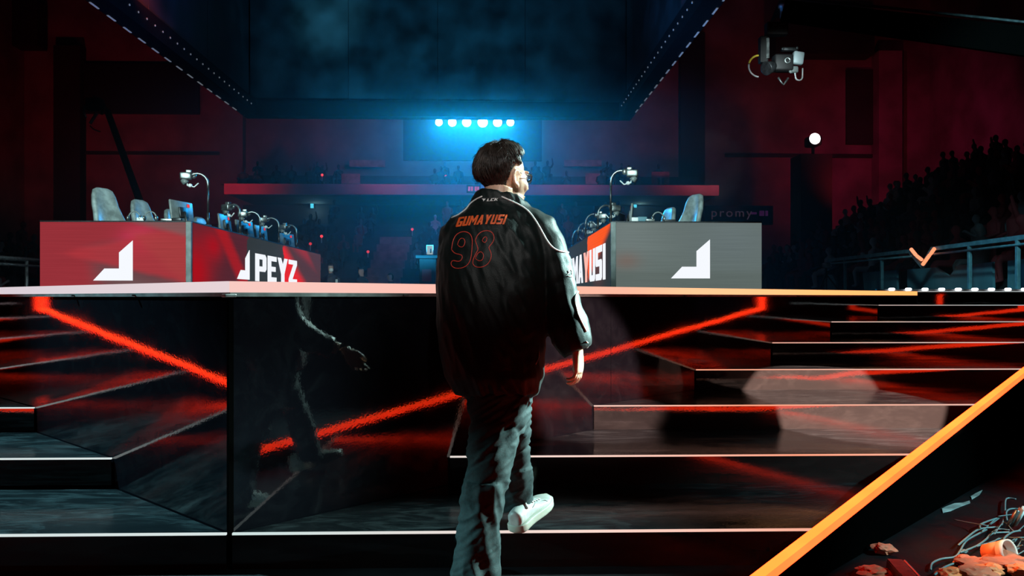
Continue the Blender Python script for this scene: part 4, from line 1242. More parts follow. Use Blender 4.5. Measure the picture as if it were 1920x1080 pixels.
scrap(1841, 1058, .16, pap[1][0], 'wide brown crumpled sheet under the cup', 25, flat=.3)
scrap(1890, 1056, .15, pap[1][0], 'brown crumpled sheet right of the cup', 31, flat=.35)
scrap(1640, 1074, .12, pap[1][0], 'dim red crumpled sheet at the bottom by the orange strip', 37, flat=.3)
scrap(1830, 1074, .12, pap[1][0], 'brown crumpled sheet at the bottom edge of the heap', 41, flat=.4)
rs_ = random.Random(77)
for k in range(14):
    px_, py_ = rs_.uniform(1780, 1925), rs_.uniform(1030, 1085)
    scrap(px_, py_, rs_.uniform(.02, .045), pap[k % 3][0], 'small crumpled bit lying loose among the cables at the lower right', 100 + k, 'scrap', .6, 'scrap', 'small bits among the cables')
# more thin wires tangled through the heap
for k in range(9):
    x0_, y0_ = rs_.uniform(1790, 1880), rs_.uniform(985, 1050)
    w = [PZ(x0_ + rs_.uniform(-10, 10) + 22 * t_, y0_ + rs_.uniform(-14, 14) - 5 * t_, .02 + .012 * ((k + t_) % 3)) for t_ in range(5)]
    fine = []
    for a_ in range(len(w) - 1):
        p0, p1, p2, p3 = w[max(a_ - 1, 0)], w[a_], w[a_ + 1], w[min(a_ + 2, len(w) - 1)]
        for t_ in range(6):
            u = t_ / 6
            fine.append(.5 * ((2 * p1) + (p2 - p0) * u + (2 * p0 - 5 * p1 + 4 * p2 - p3) * u * u + (3 * p1 - p0 - 3 * p2 + p3) * u ** 3))
    mb = MB(); mb.tube(fine, .0026, 6)
    tag(mb.build('wire', cab, None, True, origin=w[0]), 'thin grey wire tangled through the cable heap at the lower right', 'wire', 'thin wires in the cable heap')
# paper cup on its side
c = PZ(1870, 1036, .05)
t = thing('paper_cup', (c.x, c.y, 0), 'orange and white cup tipped over in the heap', 'cup')
Rm = Matrix.Rotation(.5, 3, 'Z') @ Matrix.Rotation(1.25, 3, 'X')
mb = MB(); mb.lathe([(.036, -.05), (.046, .02)], Vector((c.x, c.y, .05)), 18, Rm); mb.build('sleeve', pap[0][0], t, True)
mb = MB(); mb.lathe([(.0465, .02), (.050, .055), (.043, .05), (.03, -.02), (.004, -.03)], Vector((c.x, c.y, .05)), 18, Rm); tag(mb.build('rim_band', pbr('pale_cup', (.75, .45, .38), .6), t, True), 'pale band at the open end', None)
# metal bar, crate edge, tape strips
a, b = PZ(1896, 978, .05), PZ(1915, 954, .12)
t = thing('metal_bar', (a.x, a.y, 0), 'short striped metal bar leaning in the cable heap at the right edge', 'metal bar')
for k, m_ in ((-1, M['alu']), (0, pap[1][0]), (1, M['white_plastic'])):
    mb = MB(); o_ = Vector((.016 * k, 0, .006 * k)); mb.tube([a + o_ - Vector((0, 0, .02)), b + o_], .012, 8); mb.build('tube', m_, t, True)
a, b = PZ(1678, 1047, .06), PZ(1712, 1084, .06)
t = thing('flat_case', (a.x, a.y, 0), 'ridged dark case edge lying at the bottom by the orange strip', 'case')
dirv = (b - a); dirv.z = 0; dn = dirv.normalized(); sdv = Vector((-dn.y, dn.x, 0))
mb = MB(); mb.rings([[p + sdv * s + Vector((0, 0, z - p.z)) for s, z in ((-.035, 0.005), (.035, 0.005), (.03, .05), (-.03, .05))] for p in (a, a + dirv * 1.2)]); mb.build('shell', M['dark_metal'], t)
mb = MB()
for k in range(24):
    p = a + dirv * (k / 24 * 1.2)
    mb.box(Vector((p.x, p.y, .052)), (.010, .055, .008), math.atan2(dn.y, dn.x))
mb.build('ridges', M['dark_metal'], t)
mb = MB(); e2 = [p + sdv * .036 + Vector((0, 0, .052 - p.z)) for p in (a, a + dirv * 1.2)]; mb.tube(e2, .005, 6); mb.build('edge_trim', M['alu'], t)
tape = pbr('dusty_strip', (.16, .19, .19), .7, var=.4)
def floor_patch(pts, label, z=.004):
    q = [PZ(px, py, 0.0) for px, py in pts]
    mb = MB(); mb.prism([Vector((p.x, p.y, .001)) for p in q], (0, 0, z)); tag(mb.build('floor_strip', tape, None, origin=(q[0].x, q[0].y, 0)), label, 'tape strip')
floor_patch([(1766, 955), (1774, 951), (1790, 945), (1806, 944), (1818, 940), (1819, 944), (1800, 951), (1782, 959), (1768, 962)], 'torn grey tape strip on the dark floor above the cable heap')
floor_patch([(1820, 932), (1830, 926), (1842, 920), (1836, 929), (1822, 937)], 'small torn tape piece at the upper end of the tape strip')
floor_patch([(1868, 742), (1890, 735), (1910, 739), (1893, 746), (1870, 752)], 'grey strip far back on the floor below the orange strip')  # thin grey slab laid flat on the floor
# ================================================================== THE WALKING PERSON
def ring_px(py, xl, xr, D, hd, n=44, e=2.4, tilt=0.0, yaw=0.0, side=0.0):
    c = P((xl + xr) / 2, py, D); hw = (xr - xl) / 2 * D / F
    pts = []
    for i in range(n):
        a = 2 * PI * i / n
        ca, sa = math.cos(a), math.sin(a)
        u = hw * math.copysign(abs(ca) ** (2 / e), ca); v = hd * math.copysign(abs(sa) ** (2 / e), sa)
        u2 = u * math.cos(yaw) - v * math.sin(yaw) if yaw else u
        v2 = u * math.sin(yaw) + v * math.cos(yaw) if yaw else v
        pts.append(c + RV * u2 + FV * v2 + Vector((0, 0, tilt * v + side * u)))
    return pts
def px_tube(mb, lst, flat=1.0, n=24):
    """lst: (px, py, D, half width in px)"""
    pts = [P(x, y, D) for x, y, D, w in lst]; rs = [w * D / F for x, y, D, w in lst]
    mb.tube(pts, rs, n, True, flat)
def mesh_object(me, name, mat, parent=None):
    o = bpy.data.objects.new(name, me); me.materials.clear(); me.materials.append(mat)
    me.polygons.foreach_set('use_smooth', [True] * len(me.polygons))
    COL.objects.link(o)
    if parent is not None:
        o.parent = parent
        o.matrix_parent_inverse = Matrix.Identity(4)
        for v in me.vertices: v.co -= ORIG[parent.name]
        ORIG[o.name] = ORIG[parent.name]
    return o
def bvh_of(me):
    bm = bmesh.new(); bm.from_mesh(me); t = BVHTree.FromBMesh(bm); bm.free(); return t
def displace(me, fn):
    ns = [v.normal.copy() for v in me.vertices]
    for v, n_ in zip(me.vertices, ns): v.co += n_ * fn(v.co, n_)
    me.update()

FOOT = P(905, HY, 3.2); FOOT.z = 0
ORIG_P = FOOT.copy()

# ---- jacket
jk = MB()
torso = [(742, 868, 1000, 3.28, .115), (736, 852, 1010, 3.28, .140), (705, 834, 1020, 3.28, .152), (660, 824, 1022, 3.285, .150), (600, 819, 1026, 3.29, .148), (540, 820, 1032, 3.30, .148), (490, 822, 1036, 3.31, .146), (455, 828, 1032, 3.32, .138), (428, 840, 1026, 3.325, .122), (408, 856, 1012, 3.33, .105), (392, 872, 998, 3.335, .088), (380, 882, 990, 3.335, .078)]
jk.rings([ring_px(*r_, tilt=(.0 if i < 7 else -.10 * (i - 6) / 5)) for i, r_ in enumerate(torso)])
# standing collar, open at the top
col = [(396, 881, 996, 3.335, .082), (384, 887, 992, 3.335, .076), (374, 892, 985, 3.335, .070), (372, 898, 979, 3.335, .062), (379, 902, 976, 3.335, .054), (390, 904, 976, 3.335, .050)]
jk.rings([ring_px(*r_, tilt=-.42, side=-.20) for r_ in col])
# right sleeve
px_tube(jk, [(985, 420, 3.32, 34), (1008, 432, 3.315, 37), (1022, 462, 3.305, 39), (1034, 500, 3.295, 39), (1044, 540, 3.285, 38), (1052, 575, 3.275, 38), (1062, 605, 3.262, 39), (1070, 630, 3.252, 39), (1078, 648, 3.245, 34), (1083, 659, 3.24, 28), (1082, 656, 3.242, 20), (1076, 640, 3.25, 18)])
# left sleeve: upper arm down, forearm forward
px_tube(jk, [(872, 424, 3.33, 30), (858, 440, 3.33, 34), (853, 480, 3.34, 33), (850, 530, 3.345, 32), (850, 580, 3.36, 32), (856, 625, 3.40, 32), (866, 655, 3.48, 30), (876, 668, 3.56, 25), (880, 672, 3.59, 22)])
me = remeshed(jk, .006, 'jacket', 3)
def fold(co, n_):
    # pulled folds: stretched noise running down and outward from the shoulders
    rel = co - ORIG_P
    u = rel.dot(RV); z = rel.z
    d_ = Vector((u * 15 + z * 6.0, co.y * 14, z * 3.4 - u * 3))
    a = (1 - abs(noise.noise(d_)) * 2.6) * .7 + (1 - abs(noise.noise(d_ * 2.1 + Vector((4, 1, 2)))) * 2.6) * .35
    b = noise.noise(Vector((u * 30, co.y * 26, z * 10 + u * 9)))
    amp = .0090 if u > .06 else .0050
    if z > 1.56: amp *= .25
    sw = min(1.0, max(0.0, (u - .11) / .08)); sw = sw * sw * (3 - 2 * sw)
    c_ = noise.noise(Vector((u * 7, co.y * 8, z * 26 - u * 10)))
    if z < .82: amp *= 1.2
    return (1 - sw) * (amp * (a - .4) + b * .0020) + sw * (amp * .45 * (a * .7 - .2) + b * .0026 + c_ * .0042)
displace(me, fold)
JB = bvh_of(me)

# ---- trousers
tr = MB()
tr.rings([ring_px(*r_) for r_ in [(705, 872, 1004, 3.27, .10), (735, 874, 1000, 3.265, .125), (765, 879, 994, 3.26, .125), (792, 884, 990, 3.265, .115), (812, 900, 982, 3.27, .08)]])
px_tube(tr, [(931, 745, 3.25, 50), (930, 775, 3.245, 49), (927, 810, 3.22, 47), (921, 850, 3.19, 44), (915, 890, 3.165, 41), (907, 925, 3.145, 38), (901, 955, 3.13, 35), (897, 990, 3.115, 36), (894, 1030, 3.10, 39), (892, 1070, 3.09, 43), (891, 1094, 3.085, 45), (891, 1098, 3.085, 38), (892, 1085, 3.09, 34)], .95, 28)
px_tube(tr, [(958, 750, 3.28, 40), (960, 785, 3.31, 35), (962, 820, 3.345, 31), (964, 860, 3.385, 30), (966, 900, 3.415, 29), (967, 930, 3.435, 28), (967, 951, 3.44, 28), (967, 954, 3.44, 23), (967, 945, 3.44, 20)], .95, 26)
mt = remeshed(tr, .006, 'trousers', 3)
def tfold(co, n_):
    rel = co - ORIG_P
    u = rel.dot(RV); z = rel.z
    w = Vector((u * 6, co.y * 7, 0))
    a = 1 - abs(noise.noise(w + Vector((3, 0, z * 34 - u * 22)))) * 2.4
    b = noise.noise(Vector((u * 26, co.y * 22, z * 20)))
    c_ = noise.noise(Vector((u * 16 + z * 3, co.y * 16, z * 2.5)))
    a = a * .6 + (1 - abs(noise.noise(w * 1.4 + Vector((8, 2, z * 34 - u * 24)))) * 2.4) * .5
    k = .0125 if (.48 < z < .86) else .0070
    if z < .40: return (1 - abs(c_) * 2) * .012 + b * .004 + (a - .4) * .006
    return k * (a - .45) + b * .0026 + c_ * .003
displace(mt, tfold)
TB = bvh_of(mt)

# ---- body (one continuous skin)
bd = MB()
HD = 3.352
hc = P(946, 333, HD)                         # middle of the head
PHI = math.radians(50)                       # head turned to the right
PITCH = math.radians(-3)
fdir = FV * math.cos(PHI) + RV * math.sin(PHI)
rdir = RV * math.cos(PHI) - FV * math.sin(PHI)
udir = Vector((0, 0, 1))
Rh = Matrix((rdir, fdir, udir)).transposed() @ Matrix.Rotation(PITCH, 3, 'X')
def HP(x, y, z): return hc + Rh @ Vector((x, y, z))
def hell(c, r, R=None): bd.ell(HP(*c), r, 22, 16, Rh @ R if R else Rh)
hell((0, -.012, .030), (.077, .094, .088))           # cranium
hell((0, .035, -.020), (.066, .064, .085))           # face
hell((0, .028, -.082), (.060, .060, .056))           # jaw
hell((0, .066, -.120), (.030, .026, .022))           # chin
hell((.034, .062, -.030), (.030, .028, .030)); hell((-.034, .062, -.030), (.030, .028, .030))   # cheeks
hell((0, .086, .028), (.050, .014, .012))            # brow
bd.tube([HP(0, .094, .014), HP(0, .108, -.014), HP(0, .116, -.028), HP(0, .100, -.038)], [.009, .011, .014, .010], 10)   # nose
hell((.013, .103, -.033), (.009, .010, .008)); hell((-.013, .103, -.033), (.009, .010, .008))
hell((0, .094, -.068), (.022, .010, .006)); hell((0, .091, -.079), (.019, .010, .007))          # lips
for s in (-1, 1):                                     # ears: helix, lobe and concha
    c = Vector((s * .078, -.006, -.010))
    def EP(a, r, o): return HP(c.x + s * o, c.y - .004 + r * .62 * math.sin(a), c.z + .85 * r * math.cos(a))
    bd.tube([EP(a, .033, .010 + .006 * math.sin(-a)) for a in (math.radians(q) for q in range(60, -215, -22))], .0062, 8)
    bd.ell(HP(c.x + s * .004, c.y - .002, c.z), (.006, .019, .030), 12, 8, Rh)
    bd.ell(HP(c.x + s * .006, c.y + .006, c.z - .032), (.007, .010, .012), 10, 8, Rh)
    bd.tube([EP(a, .019, .008) for a in (math.radians(q) for q in range(30, -170, -25))], .0048, 8)
bd.tube([HP(0, -.022, -.045), HP(0, -.030, -.09), P(936, 378, 3.338), P(935, 405, 3.335), P(934, 440, 3.325)], [.060, .060, .064, .075, .09], 20)
bd.rings([ring_px(*r_) for r_ in [(780, 905, 975, 3.265, .08), (700, 880, 985, 3.28, .10), (600, 872, 985, 3.295, .105), (500, 868, 990, 3.31, .10), (440, 880, 985, 3.32, .09), (412, 905, 962, 3.33, .07)]])
px_tube(bd, [(965, 440, 3.325, 26), (1010, 455, 3.31, 25), (1036, 530, 3.285, 20), (1056, 590, 3.265, 17), (1074, 636, 3.248, 13.5), (1083, 656, 3.24, 13)], 1, 14)
px_tube(bd, [(905, 440, 3.325, 26), (862, 455, 3.335, 25), (853, 530, 3.345, 20), (853, 600, 3.37, 17), (868, 652, 3.48, 14), (882, 672, 3.62, 13)], 1, 14)
px_tube(bd, [(932, 770, 3.26, 33), (920, 880, 3.17, 25), (900, 960, 3.13, 21), (895, 1040, 3.10, 17), (894, 1088, 3.09, 16)], 1, 14)
px_tube(bd, [(955, 770, 3.28, 32), (962, 850, 3.37, 24), (966, 910, 3.42, 19), (969, 948, 3.435, 15), (972, 975, 3.44, 15)], 1, 14)
def hand(wr, down, back, thumb):
    """wr wrist point; down = along the hand, back = normal of the back of the hand, thumb = side of the thumb"""
    d, b, t = down.normalized(), back.normalized(), thumb.normalized()
    def H(x, y, z): return wr + t * x + d * y + b * z
    rg = []
    for y, hw, th in ((-.02, .026, .020), (.010, .030, .019), (.035, .037, .018), (.065, .041, .016), (.085, .040, .013), (.094, .034, .009)):
        rg.append([H(hw * math.copysign(abs(math.cos(a)) ** .75, math.cos(a)), y, th * math.sin(a)) for a in (2 * PI * k / 18 for k in range(18))])
    bd.rings(rg)
    for x, L_, r_, cu in ((.030, .072, .0088, .45), (.010, .080, .0090, .50), (-.010, .075, .0087, .56), (-.029, .060, .0078, .66)):
        p = H(x, .080, .001); ang = cu * .55; pts = [H(x * .95, .060, .001), p]; rr = [r_ * 1.05, r_ * 1.08]
        for seg, k in ((.45, 1.0), (.31, .95), (.24, .80)):
            q = pts[-1] + (d * math.cos(ang) - b * math.sin(ang) + t * x * 1.2) * (L_ * seg)
            m_ = (pts[-1] + q) / 2
            pts += [m_, q]; rr += [r_ * k * .94, r_ * k]
            ang += cu
        bd.tube(pts, rr, 10); bd.ell(pts[-1], (rr[-1], rr[-1], rr[-1]), 10, 8)
    pts = [H(.020, .012, -.006), H(.040, .034, -.016), H(.050, .060, -.026), H(.046, .084, -.034)]
    bd.tube(pts, [.014, .0125, .0105, .0085], 12); bd.ell(pts[-1], (.0085, .0085, .0085), 10, 8)
wr = P(1083, 655, 3.24)
hand(wr, Vector((0, 0, -1)) + RV * .06 + FV * .10, RV * .80 - FV * .30 + Vector((0, 0, .08)), FV * .80 + RV * .35)
wl = P(884, 675, 3.66)
hand(wl, FV * .6 + Vector((0, 0, -.8)), RV * -.9 - FV * .1, FV * .3 - RV * .1 + Vector((0, 0, .1)))
mb_ = remeshed(bd, .0036, 'person', 2)
SK = pbr('skin', (.72, .44, .31), .45, var=.06, vscale=30, bump=.06, bscale=300, sub=.12)
person = bpy.data.objects.new('person', mb_)
mb_.materials.append(SK)
mb_.polygons.foreach_set('use_smooth', [True] * len(mb_.polygons))
COL.objects.link(person)
for v in mb_.vertices: v.co -= ORIG_P
person.location = ORIG_P; ORIG['person'] = ORIG_P; ORIG[person.name] = ORIG_P
tag(person, 'person in a black jacket with orange lettering walking up the steps, back turned', 'person')

# nylon jacket
NY = pbr('black_nylon', (.0028, .0082, .0080), .5, var=.15, vscale=60, bump=.10, bscale=220, sheen=.08, spec=.22)
jo = mesh_object(me, 'jacket', NY, person)
DEN = pbr('dark_teal_twill', (.0065, .0195, .021), .75, var=.25, vscale=90, bump=.15, bscale=300, sheen=.05, spec=.25)
to_ = mesh_object(mt, 'trousers', DEN, person)

# piping and lettering on the jacket
ORANGE_PRINT = pbr('orange_print', (.85, .13, .03), .5, emit=(.85, .12, .03), estr=0.0)
WHITE_PRINT = pbr('white_print', (.85, .87, .86), .45)
def cast(px, py, tree, lift=.002):
    d_ = (P(px, py, 1.0) - CAM).normalized()
    h = tree.ray_cast(CAM, d_)
    if h[0] is None:
        best = tree.find_nearest(P(px, py, 3.28))
        return best[0] + best[1] * lift, best[1]
    n_ = h[1] if h[1].dot(d_) < 0 else -h[1]
    return h[0] + n_ * lift, n_
def piping(pts, r_, name, mat, parent, tree, step=4.0):
    w = []
    for (x0, y0), (x1, y1) in zip(pts[:-1], pts[1:]):
        n_ = max(1, int(math.hypot(x1 - x0, y1 - y0) / step))
        for k in range(n_): w.append((x0 + (x1 - x0) * k / n_, y0 + (y1 - y0) * k / n_))
    w.append(pts[-1])
    # soften the corners
    for _ in range(2): w = [w[0]] + [((a[0] + 2 * b[0] + c[0]) / 4, (a[1] + 2 * b[1] + c[1]) / 4) for a, b, c in zip(w[:-2], w[1:-1], w[2:])] + [w[-1]]
    p3 = [cast(x, y, tree, r_ * .6)[0] for x, y in w]
    for _ in range(2): p3 = [p3[0]] + [(a + b * 2 + c) / 4 for a, b, c in zip(p3[:-2], p3[1:-1], p3[2:])] + [p3[-1]]
    mb = MB(); mb.tube(p3, r_, 6)
    return mb.build(name, mat, parent, True)
c7 = lambda x, y: (820 + x / 5.4, 340 + y / 5.4)
tag(piping([c7(*p) for p in [(650, 155), (740, 195), (850, 250), (920, 300), (990, 390), (1050, 490), (1090, 570), (1140, 650), (1200, 700), (1260, 716), (1322, 722)]], .0034, 'piping', WHITE_PRINT, jo, JB), 'white piping over the right shoulder', None)
tag(piping([c7(*p) for p in [(455, 153), (400, 175), (300, 250), (200, 320), (145, 372)]], .0030, 'piping', WHITE_PRINT, jo, JB), 'white piping over the left shoulder', None)
tag(piping([(1083, 547), (1077, 553), (1077, 564), (1083, 590), (1092, 608), (1099, 622)], .0032, 'piping', WHITE_PRINT, jo, JB), 'white piping down the right sleeve', None)
tag(piping([(1098, 640), (1106, 645), (1107, 651), (1104, 656)], .0032, 'piping', WHITE_PRINT, jo, JB), 'white piping round the right cuff', None)
tag(piping([(1010, 658), (1011, 666), (1008, 676), (1004, 683)], .0022, 'piping', pbr('grey_piping', (.35, .32, .32), .6), jo, JB), 'grey piping at the side pocket', None)
collar_line = piping([(893, 374), (905, 372), (925, 371), (945, 372), (962, 377)], .0022, 'collar_seam', M['chair_dark'], jo, JB)
def jacket_text(polys, mapping, name, mat, parent, tree, cuts=3):
    mb = MB()
    for i, p in enumerate(polys):
        bm = bmesh.new()
        vs = [bm.verts.new((u, v, 0)) for u, v in p]
        bm.faces.new(vs)
        bmesh.ops.triangulate(bm, faces=bm.faces[:])
        bmesh.ops.subdivide_edges(bm, edges=bm.edges[:], cuts=cuts, use_grid_fill=True)
        bm.verts.index_update()
        top = []; bot = []
        for v in bm.verts:
            q, n_ = cast(*mapping(v.co.x, v.co.y), tree, .0022 + .0001 * i)
            top.append(q); bot.append(q - n_ * .003)
        fs = [[v.index for v in f.verts] for f in bm.faces]
        m_ = len(top)
        edges = [e for e in bm.edges if e.is_boundary]
        mb.add(top + bot, fs + [[e.verts[0].index, e.verts[1].index, e.verts[1].index + m_, e.verts[0].index + m_] for e in edges])
        bm.free()
    return mb.build(name, mat, parent)
tot, lets = word_polys('GUMAYUSI', .10)
# baseline rises gently to the right and the letters lean forward
def name_map(u, v):
    s = u / tot
    x = 854.5 + s * 91 + v * 6.5
    y = 426.0 - s * 5.0 - 2.2 * math.sin(PI * s) - v * 18.0
    return x, y
for ch, ps in zip('GUMAYUSI', lets):
    jacket_text(ps, name_map, 'letter', ORANGE_PRINT, jo, JB)
tot2, lets2 = word_polys('LCK', .12)
def lck_map(u, v):
    s = u / tot2
    return 912.6 + s * 20 + v * 2.2, 377.6 - s * 1.0 - v * 5.0
for ps in lets2: jacket_text(ps, lck_map, 'letter', WHITE_PRINT, jo, JB, 2)
jacket_text([[(0, 1), (.55, 1), (.45, .55)], [(.5, 1), (1.15, 1), (.4, 0), (.42, .5)]], lambda u, v: (903.5 + u * 6.5, 377.8 - v * 5.0), 'crest_mark', WHITE_PRINT, jo, JB, 2)
SP = pbr('sleeve_print', (.8, .82, .8), .5)
for st_, nm_ in (([(1067.5, 506.5), (1064, 507.2), (1063.8, 509.5), (1067.4, 511), (1067.2, 513.4), (1063.4, 513.8)], 'letter'), ([(1069.3, 507), (1071.2, 507.4), (1073, 508)], 'letter'), ([(1071.2, 507.4), (1071.6, 514.6)], 'letter'), ([(1064, 517.4), (1068, 518.4), (1073, 519.2)], 'underline')):
    piping(st_, .0016, nm_, SP, jo, JB, 1.5)
# outlined number
OUT = emis_ramp  # (unused alias kept out of the way of the print colours)
NUMP = pbr('red_outline_print', (.75, .07, .045), .5)
nine_o = [(145, 690), (155, 610), (185, 545), (240, 510), (300, 508), (342, 532), (357, 590), (350, 700), (342, 780), (318, 840), (270, 875), (200, 885), (150, 870), (132, 838), (143, 797), (178, 795), (188, 812), (210, 825), (238, 815), (255, 785), (263, 740), (200, 740), (160, 725), (145, 690)]
nine_i = [(205, 640), (220, 590), (245, 565), (275, 568), (285, 590), (278, 640), (265, 675), (235, 682), (210, 670), (205, 640)]
eight_o = [(385, 600), (400, 550), (440, 510), (500, 495), (550, 507), (578, 545), (575, 600), (550, 640), (505, 668), (540, 700), (552, 745), (535, 810), (495, 855), (430, 875), (370, 865), (352, 830), (372, 765), (400, 712), (425, 690), (400, 655), (385, 600)]
eight_a = [(455, 600), (465, 560), (490, 545), (510, 560), (500, 610), (475, 635), (457, 625), (455, 600)]
eight_b = [(385, 780), (405, 730), (435, 700), (465, 720), (475, 760), (455, 805), (420, 815), (392, 805), (385, 780)]
tag(piping([c7(*p) for p in nine_o], .0016, 'number_nine', NUMP, jo, JB, 3), 'red outlined nine', None)
tag(piping([c7(*p) for p in nine_i], .0014, 'number_nine_counter', NUMP, jo, JB, 3), None, None)
tag(piping([c7(*p) for p in eight_o], .0016, 'number_eight', NUMP, jo, JB, 3), 'red outlined eight', None)
tag(piping([c7(*p) for p in eight_a], .0014, 'number_eight_counter', NUMP, jo, JB, 3), None, None)
tag(piping([c7(*p) for p in eight_b], .0014, 'number_eight_counter', NUMP, jo, JB, 3), None, None)

# ---- shoes
SH = pbr('white_leather', (.34, .33, .31), .4, var=.08, vscale=30)
SOLE = pbr('cream_rubber', (.28, .265, .22), .55, var=.1)
def shoe(heel, yaw, pitch, label):
    Rz = Matrix.Rotation(-yaw, 3, 'Z'); Rs = Rz @ Matrix.Rotation(pitch, 3, 'X')
    def T(x, y, z): return heel + Rs @ Vector((x, y, z))
    prof = [(.000, .022, .078, .0), (.008, .032, .088, .0), (.035, .037, .092, .0), (.075, .037, .094, .0), (.105, .038, .086, .002), (.140, .042, .072, .004), (.180, .047, .060, .006), (.220, .049, .052, .006), (.255, .044, .046, .004), (.280, .032, .038, .002), (.293, .014, .030, .0)]
    up = MB()
    rg = []
    for y, hw, h, sx in prof:
        ring = []
        for k in range(24):
            a = 2 * PI * k / 24
            ca, sa = math.cos(a), math.sin(a)
            x = hw * math.copysign(abs(ca) ** .8, ca) * (1.0 if sa < .2 else 1 - .30 * (sa - .2) * (1.3 if y < .12 else 1.0))
            z = .024 + (h - .024) * (.5 + .5 * math.copysign(abs(sa) ** .8, sa))
            ring.append(T(x + sx, y, z))
        rg.append(ring)
    up.rings(rg)
    sm = remeshed(up, .005, 'upper', 2)
    root = mesh_object(sm, 'shoe', SH, person)
    tag(root, label, None)
    so = MB()
    outl = [(y, hw * 1.08 + .003, sx) for y, hw, h, sx in prof]
    left = [(-hw + sx, y) for y, hw, sx in outl]; right = [(hw + sx, y) for y, hw, sx in outl]
    loop = [(0.0, -.008)] + right + [(0.0, .302)] + left[::-1]
    rgs = []
    for z, k in ((.0, .93), (.004, .98), (.014, 1.0), (.022, .985), (.030, 1.0), (.033, .96)):
        rgs.append([T(x * k, .147 + (y - .147) * (1 - (1 - k) * .35), z) for x, y in loop])
    so.rings(rgs)
    so.build('sole', SOLE, root, True)
    tree = bvh_of(sm)
    org = ORIG[person.name]
    def onto(x, y, lift=.0015):
        h = tree.ray_cast(T(x, y, .2) - org, Rs @ Vector((0, 0, -1)))
        if h[0] is None:
            h = tree.find_nearest(T(x, y, .06) - org)
        return h[0] + org + h[1] * lift
    for y in (.125, .145, .165, .185):
        l = MB(); l.tube([onto(x, y + abs(x) * .3, .003) for x in (-.024, -.012, 0, .012, .024)], .0032, 6); l.build('lace', WHITE_PRINT, root, True)
    l = MB(); l.tube([onto(.036, .10), onto(.030, .14), onto(.030, .18), onto(.040, .205), onto(.05, .21)], .0016, 6); l.build('seam', M['grey_plastic'], root, True)
    l = MB(); l.tube([onto(x, .085 - .02 * (x / .03) ** 2, .002) for x in (-.03, -.015, 0, .015, .03)], .006, 8); l.build('collar_pad', SH, root, True)
    return root
hp = PZ(966, 1000, R0); hp = Vector((hp.x, hp.y, R0 + .002))
shoe(hp, math.radians(30), math.radians(13), 'white right shoe planted on the step edge')
lp = P(892, HY, 3.03)
shoe(Vector((lp.x, lp.y, 0.002)), math.radians(4), 0, 'white left shoe on the floor')

# ---- hair
def scalp(d_):
    """radius of the head along a local direction, from the head centre (0,-.012,.03)"""
    r = (.080, .098, .090)
    return 1 / math.sqrt((d_.x / r[0]) ** 2 + (d_.y / r[1]) ** 2 + (d_.z / r[2]) ** 2)
HAIR = pbr('black_brown_hair', (.032, .023, .019), .40, var=.5, vscale=40)
hcen = Vector((0, -.012, .030))
def hdir(az, th):
    # az 0 = face, positive to the right ear; th measured from the crown whorl (slightly behind the top)
    v = Vector((math.sin(az) * math.sin(th), math.cos(az) * math.sin(th), math.cos(th)))
    return Matrix.Rotation(math.radians(14), 3, 'X') @ v
def limit(az):
    a = abs((az + PI) % (2 * PI) - PI)           # 0 face .. pi back
    pts = [(0, 1.12), (.5, 1.15), (.9, 1.22), (1.12, 1.50), (1.25, 1.46), (1.45, 1.34), (1.75, 1.42), (2.0, 1.95), (2.3, 2.36), (2.7, 2.52), (3.2, 2.56)]
    for (a0, l0), (a1, l1) in zip(pts[:-1], pts[1:]):
        if a <= a1: return l0 + (l1 - l0) * (a - a0) / (a1 - a0)
    return pts[-1][1]
def hloc(az, th, off):
    d_ = hdir(az, th)
    p = hcen + d_ * (scalp(d_) + off)
    # below the cranium the nape narrows into the neck
    if p.z < -.03 and p.y < .02:
        k = min(1, (-.03 - p.z) / .07)
        p.x *= 1 - .20 * k; p.y += .016 * k
    return hc + Rh @ p
hb = MB()
rg = []
NA = 56
for j in range(15):
    ring = []
    for i in range(NA):
        az = 2 * PI * i / NA
        t_ = max(.02, j / 14)
        th = limit(az) * t_
        off = .016 * (1 - t_ ** 3) + .002
        ring.append(hloc(az, th, off))
    rg.append(ring)
hb.rings(rg)
hair = hb.build('hair', HAIR, person, True)
rnd = random.Random(5)
st = MB()
def strand(az, t0, t1, off0, off1, w, drift):
    pts = []
    nseg = 6
    for k in range(nseg + 1):
        u = k / nseg
        t_ = t0 + (t1 - t0) * u
        a_ = az + drift * u
        off = off0 + (off1 - off0) * u + .010 * math.sin(PI * u) * (1 if t1 - t0 > .3 else .4)
        pts.append(hloc(a_, limit(a_) * t_, off))
    st.tube(pts, [w * (.5 + .5 * math.sin(PI * min(1, .15 + k / nseg * .5))) * (1 if k < nseg else .15) for k in range(nseg + 1)], 4, False, .45)
for _ in range(2300):        # long top layer falling from the whorl to a soft edge
    az = rnd.uniform(-PI, PI)
    t0 = rnd.uniform(.02, .45) ** 1.0
    back = abs(az) > 1.9
    t1 = min(t0 + rnd.uniform(.28, .50), .74 if back else 1.04) + rnd.uniform(-.05, .03)
    if t1 < t0 + .1: continue
    strand(az, t0, t1, .014, rnd.uniform(.014, .026), rnd.uniform(.0010, .0020), rnd.uniform(-.22, .10))
for _ in range(1500):        # shorter lower layer at the back and sides
    az = rnd.choice((-1, 1)) * rnd.uniform(1.2, PI)
    t0 = rnd.uniform(.50, .88)
    t1 = min(t0 + rnd.uniform(.10, .22), 1.0 + rnd.uniform(-.06, .02))
    strand(az, t0, t1, .004 + .012 * (1 - t0), .003 + .010 * (1 - t1) + rnd.uniform(0, .004), rnd.uniform(.0008, .0014), rnd.uniform(-.05, .05))
